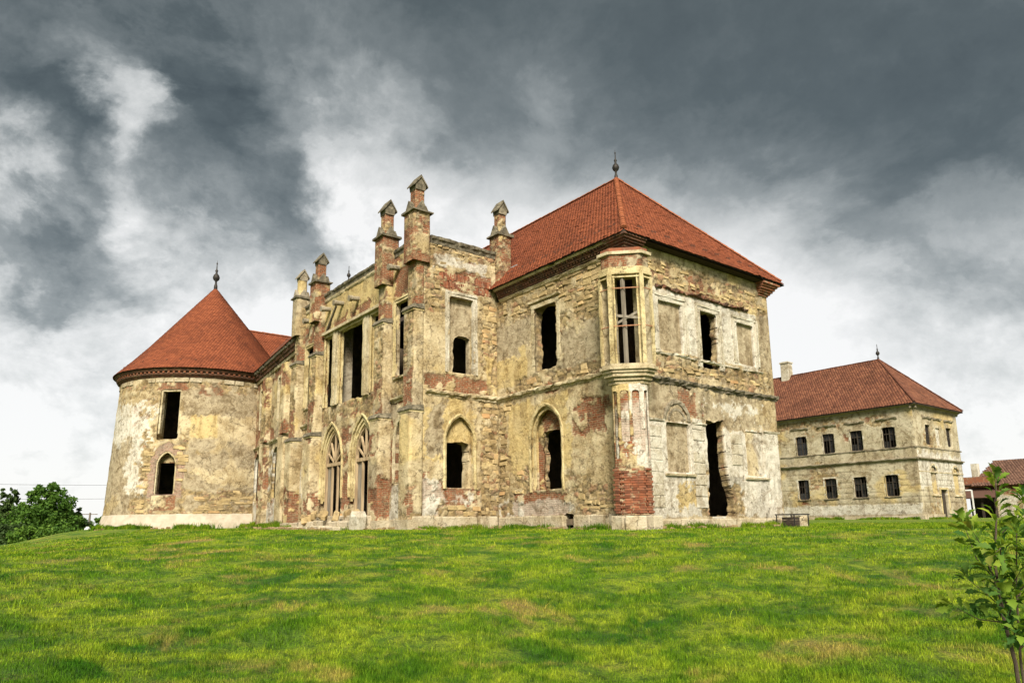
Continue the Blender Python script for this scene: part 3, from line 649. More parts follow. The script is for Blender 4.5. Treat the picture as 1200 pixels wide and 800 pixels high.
def build_grass():
    rg = np.random.default_rng(3); base = math.atan2(.615, -.788)
    n = 600000; s = 6.6*(42/6.6)**(rg.random(n)**1.35); th = base+rg.uniform(-.70, .70, n)
    x = CX+s*np.cos(th); y = CY+s*np.sin(th)
    clump = fbm(x*2.2, y*2.2, 3, 601); bare = fbm(x*.6, y*.6, 4, 602)
    k = (rg.random(n) < .85+.8*clump) & ~inside_castle(x, y) & (bare < .50+.25*rg.random(n)); x, y, s, clump = x[k], y[k], s[k], clump[k]
    z = ground_h(x, y); sc = np.clip(s/9, .8, 5.)
    Hh = (.018+.022*rg.random(len(x))+.06*np.clip(clump, 0, 1)*rg.random(len(x)))*np.clip(.9+.12*s/9, 1, 1.6)
    Wd = .0050*sc*rg.uniform(.6, 1.3, len(x))
    V1, Q1, T1 = blades(x, y, z, Hh, Wd, rg, .9); r1 = np.repeat(rg.random(len(x)), 5)
    # longer unmown grass against the walls
    px, py = [], []
    def fringe(a, b, off, k):
        t = rg.random(k); o = rg.exponential(.16, k)+off
        ax, ay = a; bx, by = b; L = math.hypot(bx-ax, by-ay); nx, ny = (by-ay)/L, -(bx-ax)/L
        w = rg.random(k) < sst(.25, .75, vn(t*L*1.3, t*0+3, 77))
        px.append((ax+(bx-ax)*t+nx*o)[w]); py.append((ay+(by-ay)*t+ny*o)[w])
    fringe((-7.6, -.1), (-6.8, -.1), .12, 900); fringe((-7.4, -.1), (-.7, -.1), .12, 3400); fringe((-.1, 0.8), (-.1, 9.0), .22, 4200); fringe((-7.75, -4.3), (-7.75, 0), .14, 2600)
    fringe((-20.8, -4.5), (-11, -4.5), .5, 2500); fringe((-32, -2.6), (-21, -3.9), .2, 9000); fringe((-20, -8.3), (-31, -7.3), .0, 2200)
    fringe((-34.5, -10.9), (-30.9, -6.5), .1, 5000); fringe((-43, -8.5), (-34.5, -10.9), .1, 4000); fringe((-22, 42), (-8.3, 42), .15, 5000); fringe((-8.3, 42), (-8.3, 50), .2, 2500)
    x = np.concatenate(px); y = np.concatenate(py); d = np.hypot(x-CX, y-CY); z = ground_h(x, y); Hh = rg.uniform(.05, .24, len(x))*(.4+1.1*vn(x*1.1+y, y*1.1-x, 78))*np.where(x < -20, 1.6, 1); Wd = .012*d/14*rg.uniform(.6, 1.2, len(x))
    V2, Q2, T2 = blades(x, y, z, Hh, Wd, rg, .7); r2 = np.repeat(rg.random(len(x))*.55, 5); o = len(V1)
    n = 60000; s = 6.6*(24/6.6)**rg.random(n); th = base+rg.uniform(-.70, .70, n); x = CX+s*np.cos(th); y = CY+s*np.sin(th)
    k = (fbm(x*1.3+8, y*1.3, 4, 701) > .42) & (rg.random(n) < .6) & ~inside_castle(x, y); x, y, s = x[k], y[k], s[k]
    V3, Q3, T3 = blades(x, y, ground_h(x, y), rg.uniform(.05, .13, len(x)), .006*np.clip(s/9, .8, 3)*rg.uniform(.6, 1.6, len(x)), rg, 1.1); r3 = np.repeat(rg.random(len(x))**2*.9, 5); o3 = o+len(V2)
    me = np_mesh('grass', np.concatenate([V1, V2, V3]), np.concatenate([Q1, Q2+o, Q3+o3]), np.concatenate([T1, T2+o, T3+o3])); c = np.concatenate([r1, r2, r3]); vcol(me, 'rnd', np.stack([c]*4, -1))
    return me
go = mobj('grass', build_grass(), M['grass']); tag(go, 'short uneven green and yellow grass covering the lawn', 'grass', kind='stuff')

# ------------------------------------------------------------------ corner pavilion
pav = thing('corner_pavilion', (-3.8, 4.5, 0), 'two storey corner pavilion with red hipped roof and a corner oriel window', 'castle building')
XS, FY = -7.7, -3.75
fmap = plane_map('Y', 0., -1); rmap = plane_map('X', 0., 1)
hF = [(rect(-5.06, -3.70, 6.3, 8.95, .10, 1, 'rb'), .34, .14), (arch(-4.5, .92, 1.55, 3.75, 4.86), .36), (rect(-.44, .1, 5.62, 8.93), .0),
      (rect(-3.52, -2.98, .0, .66, .06, 5), .5, .1)]
fF = make_field([('Y', -7.7, 6.0, -5.6, 7.7, .12), ('P', -7.7, 6.0, -5.6, 7.7, .1), ('S', -7.7, 8.75, 0, 9.9, .25), ('S', -3.6, 7.5, -1.1, 9.3, .5), ('G', -7.6, 7.4, -5.2, 8.9, .5),
                 ('G', -3.5, 6.1, -.9, 7.6, .7), ('P', -3.3, 6.2, -1.0, 7.7, .25), ('S', -6.4, 5.65, -.6, 6.15, .25), ('S', -7.7, 2.0, -7.0, 5.3, .25), ('S', -7.7, .6, -5.5, 2.9, .55),
                 ('B', -6.6, .55, -3.2, 1.5, .25), ('W', -7.6, .55, -2.9, 1.15, .3), ('B', -2.9, 3.7, -1.2, 4.6, .5), ('S', -3.0, .6, -.5, 1.7, .4), ('Y', -6.9, 2.4, -3.2, 5.2, .4),
                 ('P', -6.7, 2.6, -3.0, 5.4, .2)], 21, tS=.75, tB=.85, tG=.5, tY=.6, leaks=(9.85, 5.45, 6.3, 1.55))
wF = wall('wall', fmap, XS, 0., .3, 9.95, .045, fF, pav, hF)
tag(wF, 'front wall with rubble stone bared under yellow plaster')
stones(wF, fmap, 0, [(-7.2, 9.02, -.9, 9.75), (-3.3, 8.1, -1.2, 9.0)], 3, (.42, .19), hF, .8)
stones(wF, fmap, 0, [(-7.6, 1.5, -6.2, 2.9), (-7.6, 2.9, -7.05, 5.2), (-2.8, .75, -.8, 1.35), (-6.0, 5.75, -2.2, 6.1)], 4, (.38, .2), hF, .62)
hR = [(rect(1.72, 3.08, 6.48, 8.40), .10), (rect(4.2, 5.25, 6.12, 8.40, .07, 3, 'rb'), .32, .12), (rect(6.55, 7.75, 6.58, 8.33), .10), (rect(1.78, 3.1, 2.0, 3.82), .10),
      (lambda u, v: (v > .45) & (v < 4.1+.1*fbm(u*2, v*0, 2, 9)) & (u > 4.12-.2*sst(2.2, .8, v)*.4+.05*fbm(u*2, v*2.2, 3, 8)) & (u < 5.25+.42*sst(2.4, .8, v)+.07*fbm(u*2+5, v*2.2, 3, 7)), .34, .10),
      (rect(6.6, 7.85, 2.0, 3.8), .05), (rect(-.1, .44, 5.62, 8.93), .0)]
fR = make_field([('S', .4, 8.85, 8.9, 9.95, .2), ('B', 3.3, 9.05, 6.1, 9.55, .4), ('B', .6, 8.9, 1.6, 9.5, .3), ('W', 1.2, 6.45, 8.0, 8.85, .15), ('P', 1.2, 6.45, 8.0, 8.8, .12), ('G', 8.0, 6.5, 9.0, 9.2, .3),
                 ('S', .6, 5.5, 8.9, 6.35, .5), ('G', 1.0, 5.5, 8.9, 6.1, .35), ('W', .5, .4, 8.9, 3.9, .3), ('G', 3.4, 3.9, 7.6, 5.2, .4), ('W', 4.0, 4.3, 8.0, 4.9, .6), ('B', 2.9, 4.1, 4.1, 4.8, .5), ('G', .8, 3.9, 3, 5.2, .3),
                 ('P', .4, .4, 8.9, 3.7, .2), ('Y', 2.2, .7, 3.8, 1.6, .4), ('S', 3.6, .4, 4.3, 2.2, .3), ('S', 5.3, .4, 6.3, 1.8, .4)], 45, tS=.75, tB=.85, tG=.35, tY=.6, leaks=(9.9, 8.9, 5.25, 6.35, 1.9))
wR = wall('wall', rmap, 0., 9.0, .3, 10.35, .045, fR, pav, hR)
tag(wR, 'end wall with whitish peeling plaster and a ragged doorway')
stones(wR, rmap, math.pi/2, [(1.5, 9.0, 8.7, 9.3), (6.2, 9.3, 8.8, 9.75), (.8, 9.5, 3.2, 9.8)], 9, (.36, .15), hR, .55)
stones(wR, rmap, math.pi/2, [(1.4, 5.72, 8.6, 5.95)], 12, (.36, .15), hR, .45)
# far walls and floors close the shell
mb = MB(); mb.box((XS, 8.6, .1), (-.03, 9.0, 10.3)).build('back_wall', M['wall'], pav)
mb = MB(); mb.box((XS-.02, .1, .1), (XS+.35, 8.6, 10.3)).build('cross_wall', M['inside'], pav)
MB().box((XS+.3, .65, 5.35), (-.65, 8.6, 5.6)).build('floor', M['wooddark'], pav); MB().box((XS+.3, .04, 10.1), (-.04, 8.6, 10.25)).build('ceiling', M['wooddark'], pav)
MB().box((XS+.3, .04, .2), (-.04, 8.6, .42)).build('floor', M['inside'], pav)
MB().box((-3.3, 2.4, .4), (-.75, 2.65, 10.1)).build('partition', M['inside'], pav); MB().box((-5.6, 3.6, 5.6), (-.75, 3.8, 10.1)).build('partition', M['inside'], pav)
# lower window: inner panel with bricked tympanum
imap = plane_map('Y', .36, -1)
tp = wall('tympanum', imap, -5.45, -3.55, 1.5, 4.9, .045, make_field([('B', -5.1, 3.8, -3.7, 4.9, .4), ('Y', -5.5, 1.5, -4.9, 4.2, .05)], 5, tS=.3, tB=.1), pav, [(rect(-5.02, -3.78, 1.55, 3.88, .06, 6), .22, .10)])
mb = MB(); arch_trim(mb, fmap, arch_path(-4.5, .98, 1.5, 3.75, 4.95), [(-.02, -.07), (.05, -.07), (.075, 0), (.05, .06), (-.02, .06)], .008, 1)
arch_trim(mb, fmap, arch_path(-4.5, .86, 1.55, 3.75, 4.78), [(-.16, -.06), (-.08, -.06), (-.08, .06), (-.16, .06)], .005, 2); mb.build('window_surround', M['yellowtrim'], pav)
mb = MB(); frame_rect(mb, fmap, -5.06, -3.66, 6.6, 8.98, .17, .05, .1, .012, seed=4); ledge(mb, fmap, -5.35, -3.4, 9.2, [(-.05, 0), (.12, .02), (.14, .10), (-.05, .12)], .012, 3); mb.build('window_surround', M['trim'], pav)
# string courses
SP = [(-.06, -.16), (.05, -.15), (.07, -.07), (.15, -.03), (.17, .05), (.02, .11), (-.06, .11)]
mb = MB(); ledge(mb, fmap, XS+.02, -.62, 5.56, SP, .016, 1, .16); mb.build('string_course', M['trim'], pav)
mb = MB(); ledge(mb, rmap, .62, 9.08, 5.36, SP, .018, 2, .16); mb.build('string_course', M['cap'], pav)
mb = MB(); ledge(mb, rmap, 1.2, 8.2, 6.38, [(-.05, -.06), (.06, -.05), (.08, .03), (-.05, .06)], .02, 6, .18); mb.build('sill_course', M['whitetrim'], pav)
mb = MB(); pass
for a, b in ((.62, 1.7), (3.25, 4.1), (7.9, 9.05)): mb = MB(); ledge(mb, rmap, a, b, 3.87, [(-.05, -.05), (.07, -.04), (.09, .03), (-.05, .06)], .012, int(a)+7); mb.build('impost_band', M['whitetrim'], pav)
# blind windows of the end wall
for (a, b, c, d) in ((1.72, 3.08, 6.48, 8.40), (4.2, 5.25, 6.12, 8.40), (6.55, 7.75, 6.58, 8.33)):
    mb = MB(); frame_rect(mb, rmap, a-.02, b+.02, c, d, .13, .045, .06, .008, seed=int(a*9)); frame_rect(mb, rmap, a-.19, b+.19, c, d+.17, .11, .07, .05, .01, seed=int(a*7)); mb.build('window_surround', M['whitetrim'], pav)
for (a, b, c, d) in ((1.72, 3.08, 6.48, 8.40), (6.55, 7.75, 6.58, 8.33), (1.78, 3.1, 2.0, 3.82), (6.6, 7.85, 2.0, 3.8)):
    bm_ = plane_map('X', -.10 if a < 6.58 else -.09, 1)
    if a == 6.6: bm_ = plane_map('X', -.05, 1)
    wall('blind_panel', bm_, a-.05, b+.05, c-.05, d+.05, .07, make_field([], int(a*10), tS=2, tB=2, tG=-2 if a != 6.6 else .5, tY=9, tW=9 if a != 6.6 else .1, crack=.4), pav)
for a, b in ((1.78, 3.1), (6.6, 7.85)): mb = MB(); ledge(mb, rmap, a-.16, b+.16, 1.93, [(-.05, -.06), (.11, -.05), (.13, .02), (-.05, .06)], .01, int(a)); mb.build('window_sill', M['trim'], pav)
mb = MB(); arch_trim(mb, rmap, arch_path(2.44, .68, 3.9, 3.9, 4.62), [(-.02, -.09), (.06, -.09), (.09, 0), (.06, .07), (-.02, .07)], .01, 5); arch_trim(mb, rmap, arch_path(2.44, .45, 3.9, 3.9, 4.32), [(-.02, -.05), (.04, -.05), (.04, .04), (-.02, .04)], .012, 7); mb.build('blind_arch', M['panel'], pav)
# rusticated stucco blocks beside the lower blind window
zz = .75
while zz < 3.7:
    for a, b in ((.72, 1.62), (3.28, 3.98), (5.62, 6.35)):
        if random.random() < (.85 if a < 4 else .45) and not (a > 5 and zz < 2.2):
            L = (b-a)*random.uniform(.86, 1); piece('stucco_block', random.choice(WBL), (-.012, a+L/2, zz+.20), (L, .14, .385), math.pi/2, wR, .008)
    zz += .415
# plinth blocks
pl_ = MB().box((XS+.2, -.06, -.4), (-3.5, .2, .5)).box((-3.0, -.06, -.4), (-.2, .2, .5)).box((-.2, .2, -.4), (.06, 8.95, .36)).build('plinth', M['plinth'], pav)
plinth_row(pl_, fmap, 0, XS+.1, -3.5, -.3, .56, .10, 31, (.8, 1.5)); plinth_row(pl_, fmap, 0, -2.98, -.75, -.3, .56, .10, 33, (.7, 1.0))
plinth_row(pl_, rmap, math.pi/2, .75, 9.05, -.4, .36, .10, 32, (.7, 1.25))
piece('plinth_stone', BLK[1], (.42, 8.75, .1), (.5, .5, .42), .4, pl_, .03)
# eaves cornice of the front
DP = [(0, 0), (.10, .0), (.10, .075), (0, .075)]
mb = MB(); ledge(mb, fmap, XS+.35, -.5, 9.93, [(-.1, -.09), (.07, -.08), (.10, -.02), (.13, .03), (.06, .08), (-.1, .08)], .008, 3); mb.build('cornice_moulding', M['trim'], pav)
mb = MB(); ledge(mb, fmap, XS+.3, 0, 10.09, [(-.1, -.06), (.12, -.06), (.12, .02), (-.1, .02)], .006, 4); ledge(mb, fmap, XS+.3, .1, 10.22, [(-.1, -.04), (.22, -.04), (.22, .035), (-.1, .035)], .006, 5)
u = XS+.3
while u < .15:
    mb.box((u, -.19, 10.105), (u+.09, .05, 10.175), .006); mb.box((u+.02, -.29, 10.26), (u+.11, .05, 10.32), .006); u += .165
co = mb.build('dentil_course', M['brickdark'], pav); co['kind'] = 'stuff'
mb = MB(); ledge(mb, fmap, XS+.25, .35, 10.37, [(-.2, -.045), (.33, -.045), (.36, .06), (-.2, .06)], .006, 6); mb.build('fascia', M['trim'], pav)
def corbel(name, x0, y0, x1, y1, z0, n, par):
    mb = MB()
    for k in range(n):
        e = .07*k; mb.box((x0-e*.2, y0-e, z0+k*.085), (x1+e, y1+e*.2, z0+k*.085+.078), .012)
    o = mb.build(name, M['brickdark'], par); return o
corbel('cornice_corner', -.6, -.05, .1, .75, 9.93, 6, pav)
mb = MB()
for k in range(6):
    e = .075*k; mb.box((-.5, 8.35-e*.4, 9.83+k*.09), (.06+e, 9.05+e, 9.83+k*.09+.082), .012)
mb.build('cornice_corner', M['brick'], pav)
mb = MB(); ledge(mb, rmap, 1.6, 7.4, 8.93, [(-.1, -.05), (.12, -.04), (.14, .05), (-.1, .06)], .03, 21, .14); mb.build('broken_cornice', M['brickdark'], pav)
# roof
E0, E1, EX, EZ = -.40, 9.75, .45, 10.46
RZ = 15.95; RY = (E0+E1)/2; AX = EX-(RY-E0)*.98; LX = -19.
roof = MB()
apx = (AX, RY, RZ); P = dict(a=(EX, E0, EZ), b=(EX, E1, EZ), c=(LX, E0, EZ), d=(LX, E1, EZ), r=apx, l=(LX, RY, RZ))
dk = Vector((0, 0, -.10))
rv = [Vector(P[k]) for k in 'abcdrl']
roof.add([v-Vector((0, 0, .02)) for v in rv]+[v-Vector((0, 0, .06)) for v in rv], [(0, 4, 5, 2), (0, 1, 4), (1, 3, 5, 4), (2, 5, 3), (6, 8, 11, 10), (6, 10, 7), (7, 10, 11, 9), (8, 9, 11), (0, 2, 8, 6), (0, 6, 7, 1), (1, 7, 9, 3), (2, 3, 9, 8)])
ro = roof.build('roof', M['wooddark'], pav)
sF = np.array([0, RY-E0, RZ-EZ]); SLF = np.linalg.norm(sF); sF = sF/SLF
hipf = (EX-AX)/SLF
tiles_plane('roof_tiles', (LX, E0-.05, EZ-.03), (1, 0, 0), sF, lambda u, w: (u < (EX-LX)-w*hipf-.02) & (w < SLF) & (u > 4.0), EX-LX+1, SLF, ro, seed=1)
sR = np.array([AX-EX, 0, RZ-EZ]); SLR = np.linalg.norm(sR); sR = sR/SLR; hr = (RY-E0)/SLR
tiles_plane('roof_tiles', (EX+.05, E0, EZ-.03), (0, 1, 0), sR, lambda u, w: (u > w*hr+.02) & (u < (E1-E0)-w*hr-.02) & (w < SLR), E1-E0+.2, SLR, ro, seed=2)
ridge_tiles((EX-.1, E0+.1, EZ+.14), (AX, RY, RZ+.05), ro, L=.30); ridge_tiles((EX-.1, E1-.1, EZ+.14), (AX, RY, RZ+.05), ro, L=.34, w=.2); ridge_tiles((AX, RY, RZ+.02), (LX, RY, RZ+.02), ro, 'ridge_tile', L=.36, w=.2)
for i in range(9):                                    # snow guards
    for k, dx in enumerate((0, .20)):
        p = Vector((-7.0+i*.78+dx, E0, EZ))+Vector(tuple(sF))*(.85+.05*k); MB().box(p+Vector((-.045, -.05, .0)), p+Vector((.045, .03, .10))).build('snow_guard', M['oldtile'], ro)
for i in range(11):
    for k, dy in enumerate((0, .20)):
        p = Vector((EX, .9+i*.78+dy, EZ))+Vector(tuple(sR))*(.75+.05*k); MB().box(p+Vector((-.03, -.045, .0)), p+Vector((.05, .045, .10))).build('snow_guard', M['oldtile'], ro)
finial(ro, (AX, RY, RZ+.05), 1.0); MB().box((-7.4, E0+1.0, 11.42), (-6.95, E0+1.5, 11.66)).build('flashing', M['lead'], ro)
MB().add([(-.3, .3, 10.36), (EX-.03, .3, 10.36), (EX-.03, 9.6, 10.36), (-.3, 9.6, 10.36)], [(0, 1, 2, 3)]).build('soffit', M['wooddark'], ro)
# oriel on the corner: pier, corbelled base, glazed-out lantern
ori = MB(); A_ = .05; Wd_ = .75
def opoly(a, w, side, back=.0):
    b = a+w; return [(a-side, back), (a-side, -b), (a, -b), (b, -a), (b, -a+side), (-back, -a+side)]
def layer(mb, a, w, s, z0, z1, j=.006):
    q = [Vector((x, y, z0)) for x, y in opoly(a, w, s)]+[]
    mb.prism([v+Vector((random.uniform(-j, j), random.uniform(-j, j), 0)) for v in q], (0, 0, z1-z0))
for a, w, s, z0, z1 in ((.0, .66, .38, 4.93, 5.05), (.02, .72, .40, 5.05, 5.17), (.04, .80, .43, 5.17, 5.30), (.05, .86, .46, 5.30, 5.40), (.06, .92, .50, 5.40, 5.50), (.06, .84, .46, 5.50, 5.60)): layer(ori, a, w, s, z0, z1)
oo = ori.build('oriel', M['trim'], pav); tag(oo, 'cream polygonal corner oriel with empty lights on a brick pier')
ZA, ZB = 5.60, 8.92
b_ = A_+Wd_; OC = [(A_-.50, -b_), (A_, -b_), (b_, -A_), (b_, -A_+.50)]
OC2 = [(A_-.42, -.05)]+OC+[(.05, -A_+.42)]
def post(p, w=.15, z0=ZA, z1=ZB, rot=0., name='post', mat='yellowtrim', j=.008):
    mb = MB(); x, y = p; c, s = math.cos(rot)*w/2, math.sin(rot)*w/2
    ring = [(c-s, s+c), (-c-s, -s+c), (-c+s, -s-c), (c+s, s-c)]
    n = 12; V = []
    for i in range(n+1):
        z = z0+(z1-z0)*i/n
        for dx, dy in ring: V.append((x+dx+random.gauss(0, j), y+dy+random.gauss(0, j), z))
    F = [(i*4+k, i*4+(k+1) % 4, i*4+4+(k+1) % 4, i*4+4+k) for i in range(n) for k in range(4)]+[(3, 2, 1, 0), (n*4, n*4+1, n*4+2, n*4+3)]
    return mb.add(V, F).build(name, M[mat], oo)
MB().box((A_-.53, -b_+.04, ZA), (A_-.47, .02, ZB), .004).build('cheek', M['trim'], oo); MB().box((-.02, -A_+.47, ZA), (b_-.04, -A_+.53, ZB), .004).build('cheek', M['trim'], oo)
post(OC[0], .09); post(OC[3], .09); post(OC[1], .15, rot=R(22)); post(OC[2], .15, rot=R(-22))
post((A_+.09, -b_+.09), .055, rot=R(45)); post((b_-.09, -A_-.09), .055, rot=R(45))
mb = MB()
for p, q in zip(OC[:-1], OC[1:]): mb.bar((*p, ZB-.05), (*q, ZB-.05), .16, .12); mb.bar((*p, ZB-.2), (*q, ZB-.2), .07, .05)
mb.build('lintel', M['yellowtrim'], oo)
for zt in (6.95, 8.32):
    mb = MB(); mb.tube([(x*1.03+.0, y*1.03, zt+random.uniform(-.02, .02)) for x, y in OC], .022, 5); mb.build('tie_bar', M['rust'], oo)
mb = MB(); mb.bar((.32, -.42, ZA), (.30, -.44, ZB), .13, .09); mb.bar((.05, -.7, 7.35), (.75, -.1, 7.2), .05, .09); mb.bar((.1, -.62, 7.05), (.7, -.12, 7.45), .05, .08); mb.bar((.08, -.6, 6.0), (.05, -.6, 7.9), .06, .06)
mb.build('timber_prop', M['woodgrey'], oo)
for k, (z0, z1, gr_) in enumerate(((8.92, 9.08, 0), (9.08, 9.55, 1), (9.55, 9.66, 0), (9.66, 9.80, 2))):
    mb = MB(); e = {0: .06, 1: -.02, 2: .0}[gr_]+(.04 if k == 2 else 0)
    if gr_ == 1: wall('brick_frieze', poly_map(opoly(A_, Wd_+.0, .42)), 0, 2.9, z0, z1, .05, make_field([('B', -1, 8, 5, 10, 0)], 33, tB=-2, tS=.1), oo)
    layer(mb, A_, Wd_+e, .42+e, z0, z1, .01); mb.build(['lintel', 'brick_frieze', 'lintel', 'brick_frieze'][k], M[['yellowtrim', 'brickdark', 'trim', 'brick'][k]], oo)
ppts = [(-.28, .0), (-.28, -.59), (.02, -.59), (.59, -.02), (.59, .28), (.0, .28)]
pm = poly_map(ppts); c1 = pm.cu
hp = []
for s0, s1 in ((c1[1]+.06, c1[2]-.04), (c1[2]+.08, c1[2]+.34), (c1[2]+.46, c1[2]+.72), (c1[3]+.04, c1[4]-.06)): hp.append((rect(s0, s1, 2.95 if s1-s0 > .25 else 2.4, 4.72), .05))
pier = wall('pier', pm, 0, pm.L-1e-6, .5, 4.95, .04, make_field([('B', 0, .5, 3, 1.95, .12), ('B', .95, 1.9, 1.3, 3.3, .2), ('B', 1.85, 1.9, 2.1, 4.2, .2), ('W', 1.3, 2, 2.6, 4.9, .3)], 61, tS=3, tB=.4, tG=.5), oo, hp)
wall('pier_panel', poly_map([(-.23, .0), (-.23, -.54), (.04, -.54), (.54, -.04), (.54, .23), (.0, .23)]), .0, 2.0, 2.2, 4.8, .06, make_field([], 62, tS=3, tB=.15, tG=.4, tW=.1), oo)
for z in np.arange(.56, 1.98, .083):                  # bare bricks at the foot of the pier
    for p, q in ((ppts[1], ppts[2]), (ppts[2], ppts[3]), (ppts[3], ppts[4])):
        p, q = Vector((*p, 0)), Vector((*q, 0)); d = q-p; nn_ = max(1, round(d.length/.235)); t0 = .5 if int(round((z-.56)/.083)) % 2 else 0
        for i in range(nn_):
            f = (i+.5)/nn_+(.0 if not t0 else .25/nn_)*(1 if i < nn_-1 else -1); c = p+d*f
            if z > 1.75 and random.random() < .45: continue
            piece('brick', random.choice(BRK), (c.x, c.y, z+.037), (d.length/nn_*.94, .10+random.uniform(-.02, .03), .072), math.atan2(d.y, d.x), pier, .015)
for k, (x, y, s, rz) in enumerate(((-.13, -.68, .54, 0), (.36, -.36, .70, R(45)), (.68, .14, .44, R(90)))): piece('plinth_stone', BLK[k], (x+.0, y+.14*(k == 0), .08), (s, .42, .78), rz, pl_, .01)

# ------------------------------------------------------------------ entrance block with gothic arches, loggia and pinnacles
ent = thing('entrance_block', (-14.2, -2, 0), 'projecting ruined entrance front with pointed door arches, loggia and brick pinnacles', 'castle building')
smap = plane_map('X', XS, 1); emap = plane_map('Y', FY, -1)
ZT = 11.95
hS = [(rect(-2.5, -1.28, 6.5, 9.8), .22), (arch(-1.95, .70, 1.72, 3.65, 4.68), .20)]
fS = make_field([('B', -4.3, .6, -2.9, 2.2, .45), ('W', -4.3, .6, -3.0, 1.9, .5), ('B', -2.9, .9, -.9, 1.75, .25), ('W', -2.9, .9, -.8, 1.5, .6), ('S', -3.0, .5, 0, 1.0, .2), ('S', -.92, .6, 0, 5.4, .3), ('S', -.95, 5.6, 0, 10.0, .25),
                 ('B', -3.7, 5.65, -.6, 6.35, .25), ('B', -3.1, 10.05, -.2, 11.05, .25), ('S', -3.7, 8.9, -2.75, 12, .4), ('W', -3.3, 10.95, -.5, 11.6, .3), ('P', -3.2, 11.0, -.6, 11.5, .2), ('S', -3.7, 11.6, 0, 12, .2),
                 ('P', -3.7, 6.4, -2.7, 8.9, .2), ('P', -3.7, 2.5, -1.0, 5.2, .25), ('Y', -3.7, 3.0, -1.2, 5.0, .5), ('G', -3.4, 3.2, -2.7, 5.2, .5), ('Y', -.6, 5.9, 0, 7.4, .3)], 71, tS=.75, tB=.8, tG=.45, tY=.45, leaks=(12.0, 5.5, 6.45, 1.7, 9.0))
wS = wall('wall', smap, FY, 0., .3, ZT, .045, fS, ent, hS)
tag(wS, 'narrow side wall with bared brick and a half blocked window')
stones(wS, smap, math.pi/2, [(-.88, 1.2, -.1, 5.2), (-2.6, .62, -.2, .9), (-.85, 7.5, -.15, 9.6)], 15, (.34, .19), hS, .66)
stones(wS, smap, math.pi/2, [(-3.5, 9.2, -2.9, 11.2), (-3.4, 11.62, -.4, 11.85)], 16, (.32, .14), hS, .6)
wall('infill_panel', plane_map('X', XS-.22, 1), -2.6, -1.2, 6.45, 9.85, .045, make_field([], 74, tS=2, tB=2, tG=-2, tY=9, crack=.5), ent, [(lambda u, v: arch(-1.68, .50, 6.4, 7.75, 8.2, .08, 4)(u, v) & (u < -1.30), .3)])
wall('tympanum', plane_map('X', XS-.20, 1), -2.7, -1.2, 1.6, 4.72, .045, make_field([('Y', -3, 3.6, -1, 5, 0)], 75, tS=2, tB=2, tG=.5, crack=.3), ent, [(rect(-2.62, -1.35, 1.7, 3.62, .05, 6, 'rbt'), .5)])
mb = MB(); arch_trim(mb, smap, arch_path(-1.95, .76, 1.7, 3.65, 4.76), [(-.02, -.08), (.05, -.08), (.08, 0), (.05, .06), (-.02, .06)], .008, 11); mb.build('window_surround', M['yellowtrim'], ent)
mb = MB(); frame_rect(mb, smap, -2.5, -1.28, 6.5, 9.8, .10, .05, .1, .006, seed=41); frame_rect(mb, smap, -2.60, -1.18, 6.5, 9.92, .10, .085, .05, .008, seed=42); mb.build('window_surround', M['whitetrim'], ent)
mb = MB(); ledge(mb, smap, FY+.1, -.03, 5.58, SP, .016, 13, .16); mb.build('string_course', M['trim'], ent)
# flat arch of upright bricks over the window
for i in range(26):
    y = -2.95+i*.104; piece('brick', random.choice(BRK), (XS-.03, y, 10.62+random.uniform(-.05, .05)+.05*math.sin(i*.12)), (.085, .12, .30), math.pi/2, wS, .02)
    piece('brick', random.choice(BRK), (XS-.03, y+.03, 10.28+random.uniform(-.03, .03)), (.085, .12, .28), math.pi/2, wS, .02)
# front wall
LG = [(-17.36, -16.42), (-15.62, -13.02), (-12.22, -11.28)]
AR = [(-16.3, 1.22), (-12.98, 1.18)]
hE = [(rect(a, b, 6.15, 9.82, .10, k, 'b'), .14) for k, (a, b) in enumerate(LG)]
hE += [(arch(c, h, .75, 3.35, 5.22), .5) for c, h in AR]
hE += [(rect(-9.92, -8.72, 6.55, 9.78), .16), (arch(-9.32, .62, 2.0, 3.75, 4.72), .2), (rect(-19.9, -18.9, 6.55, 9.78), .12), (arch(-19.4, .5, 2.0, 3.75, 4.72), .12)]
fE = make_field([('B', -21, 5.3, -8.4, 6.15, .35), ('B', -17.8, .6, -14.2, 1.7, .35), ('B', -15.2, .6, -14.0, 4.9, .3), ('S', -17.6, 5.4, -11, 6.1, .4), ('P', -17.7, 10.2, -11, 11.7, .25), ('Y', -17.8, 6.3, -11, 11.9, .5),
                 ('B', -17.4, 9.95, -12.5, 10.5, .6), ('B', -10.2, 9.9, -8.5, 11.9, .4), ('W', -10.2, .5, -8.4, 2.0, .25), ('S', -10.2, 5.6, -8.4, 6.5, .3), ('B', -20.3, 9.9, -18.3, 11.0, .5), ('W', -20.3, 2, -18.4, 3.5, .5), ('S', -20.3, 5.0, -18, 6.3, .4)], 81, tS=.7, tB=.72, tG=.45, tY=.4, leaks=(11.8, 6.1, 5.4))
wE = wall('wall', emap, -21.0, XS, .3, ZT, .06, fE, ent, hE)
tag(wE, 'long front wall pierced by door arches and the loggia')
mb = MB()
for a, b in LG: frame_rect(mb, emap, a, b, 6.2, 9.82, .09, .10, .15, .006, seed=int(-a)); frame_rect(mb, emap, a+.04, b-.04, 6.2, 9.78, .05, -.05, .14, .005, seed=int(-a)+3)
lo = mb.build('loggia_frame', M['yellowtrim'], ent)
mb = MB()
for a, b in ((-16.33, -15.71), (-12.93, -12.31)):
    mb.box((a+.08, FY-.16, 6.15), (a+.30, FY+.1, 9.95), .006); mb.box((a+.33, FY-.13, 6.15), (a+.54, FY+.1, 9.9), .006)
mb.build('mullion', M['trim'], lo)
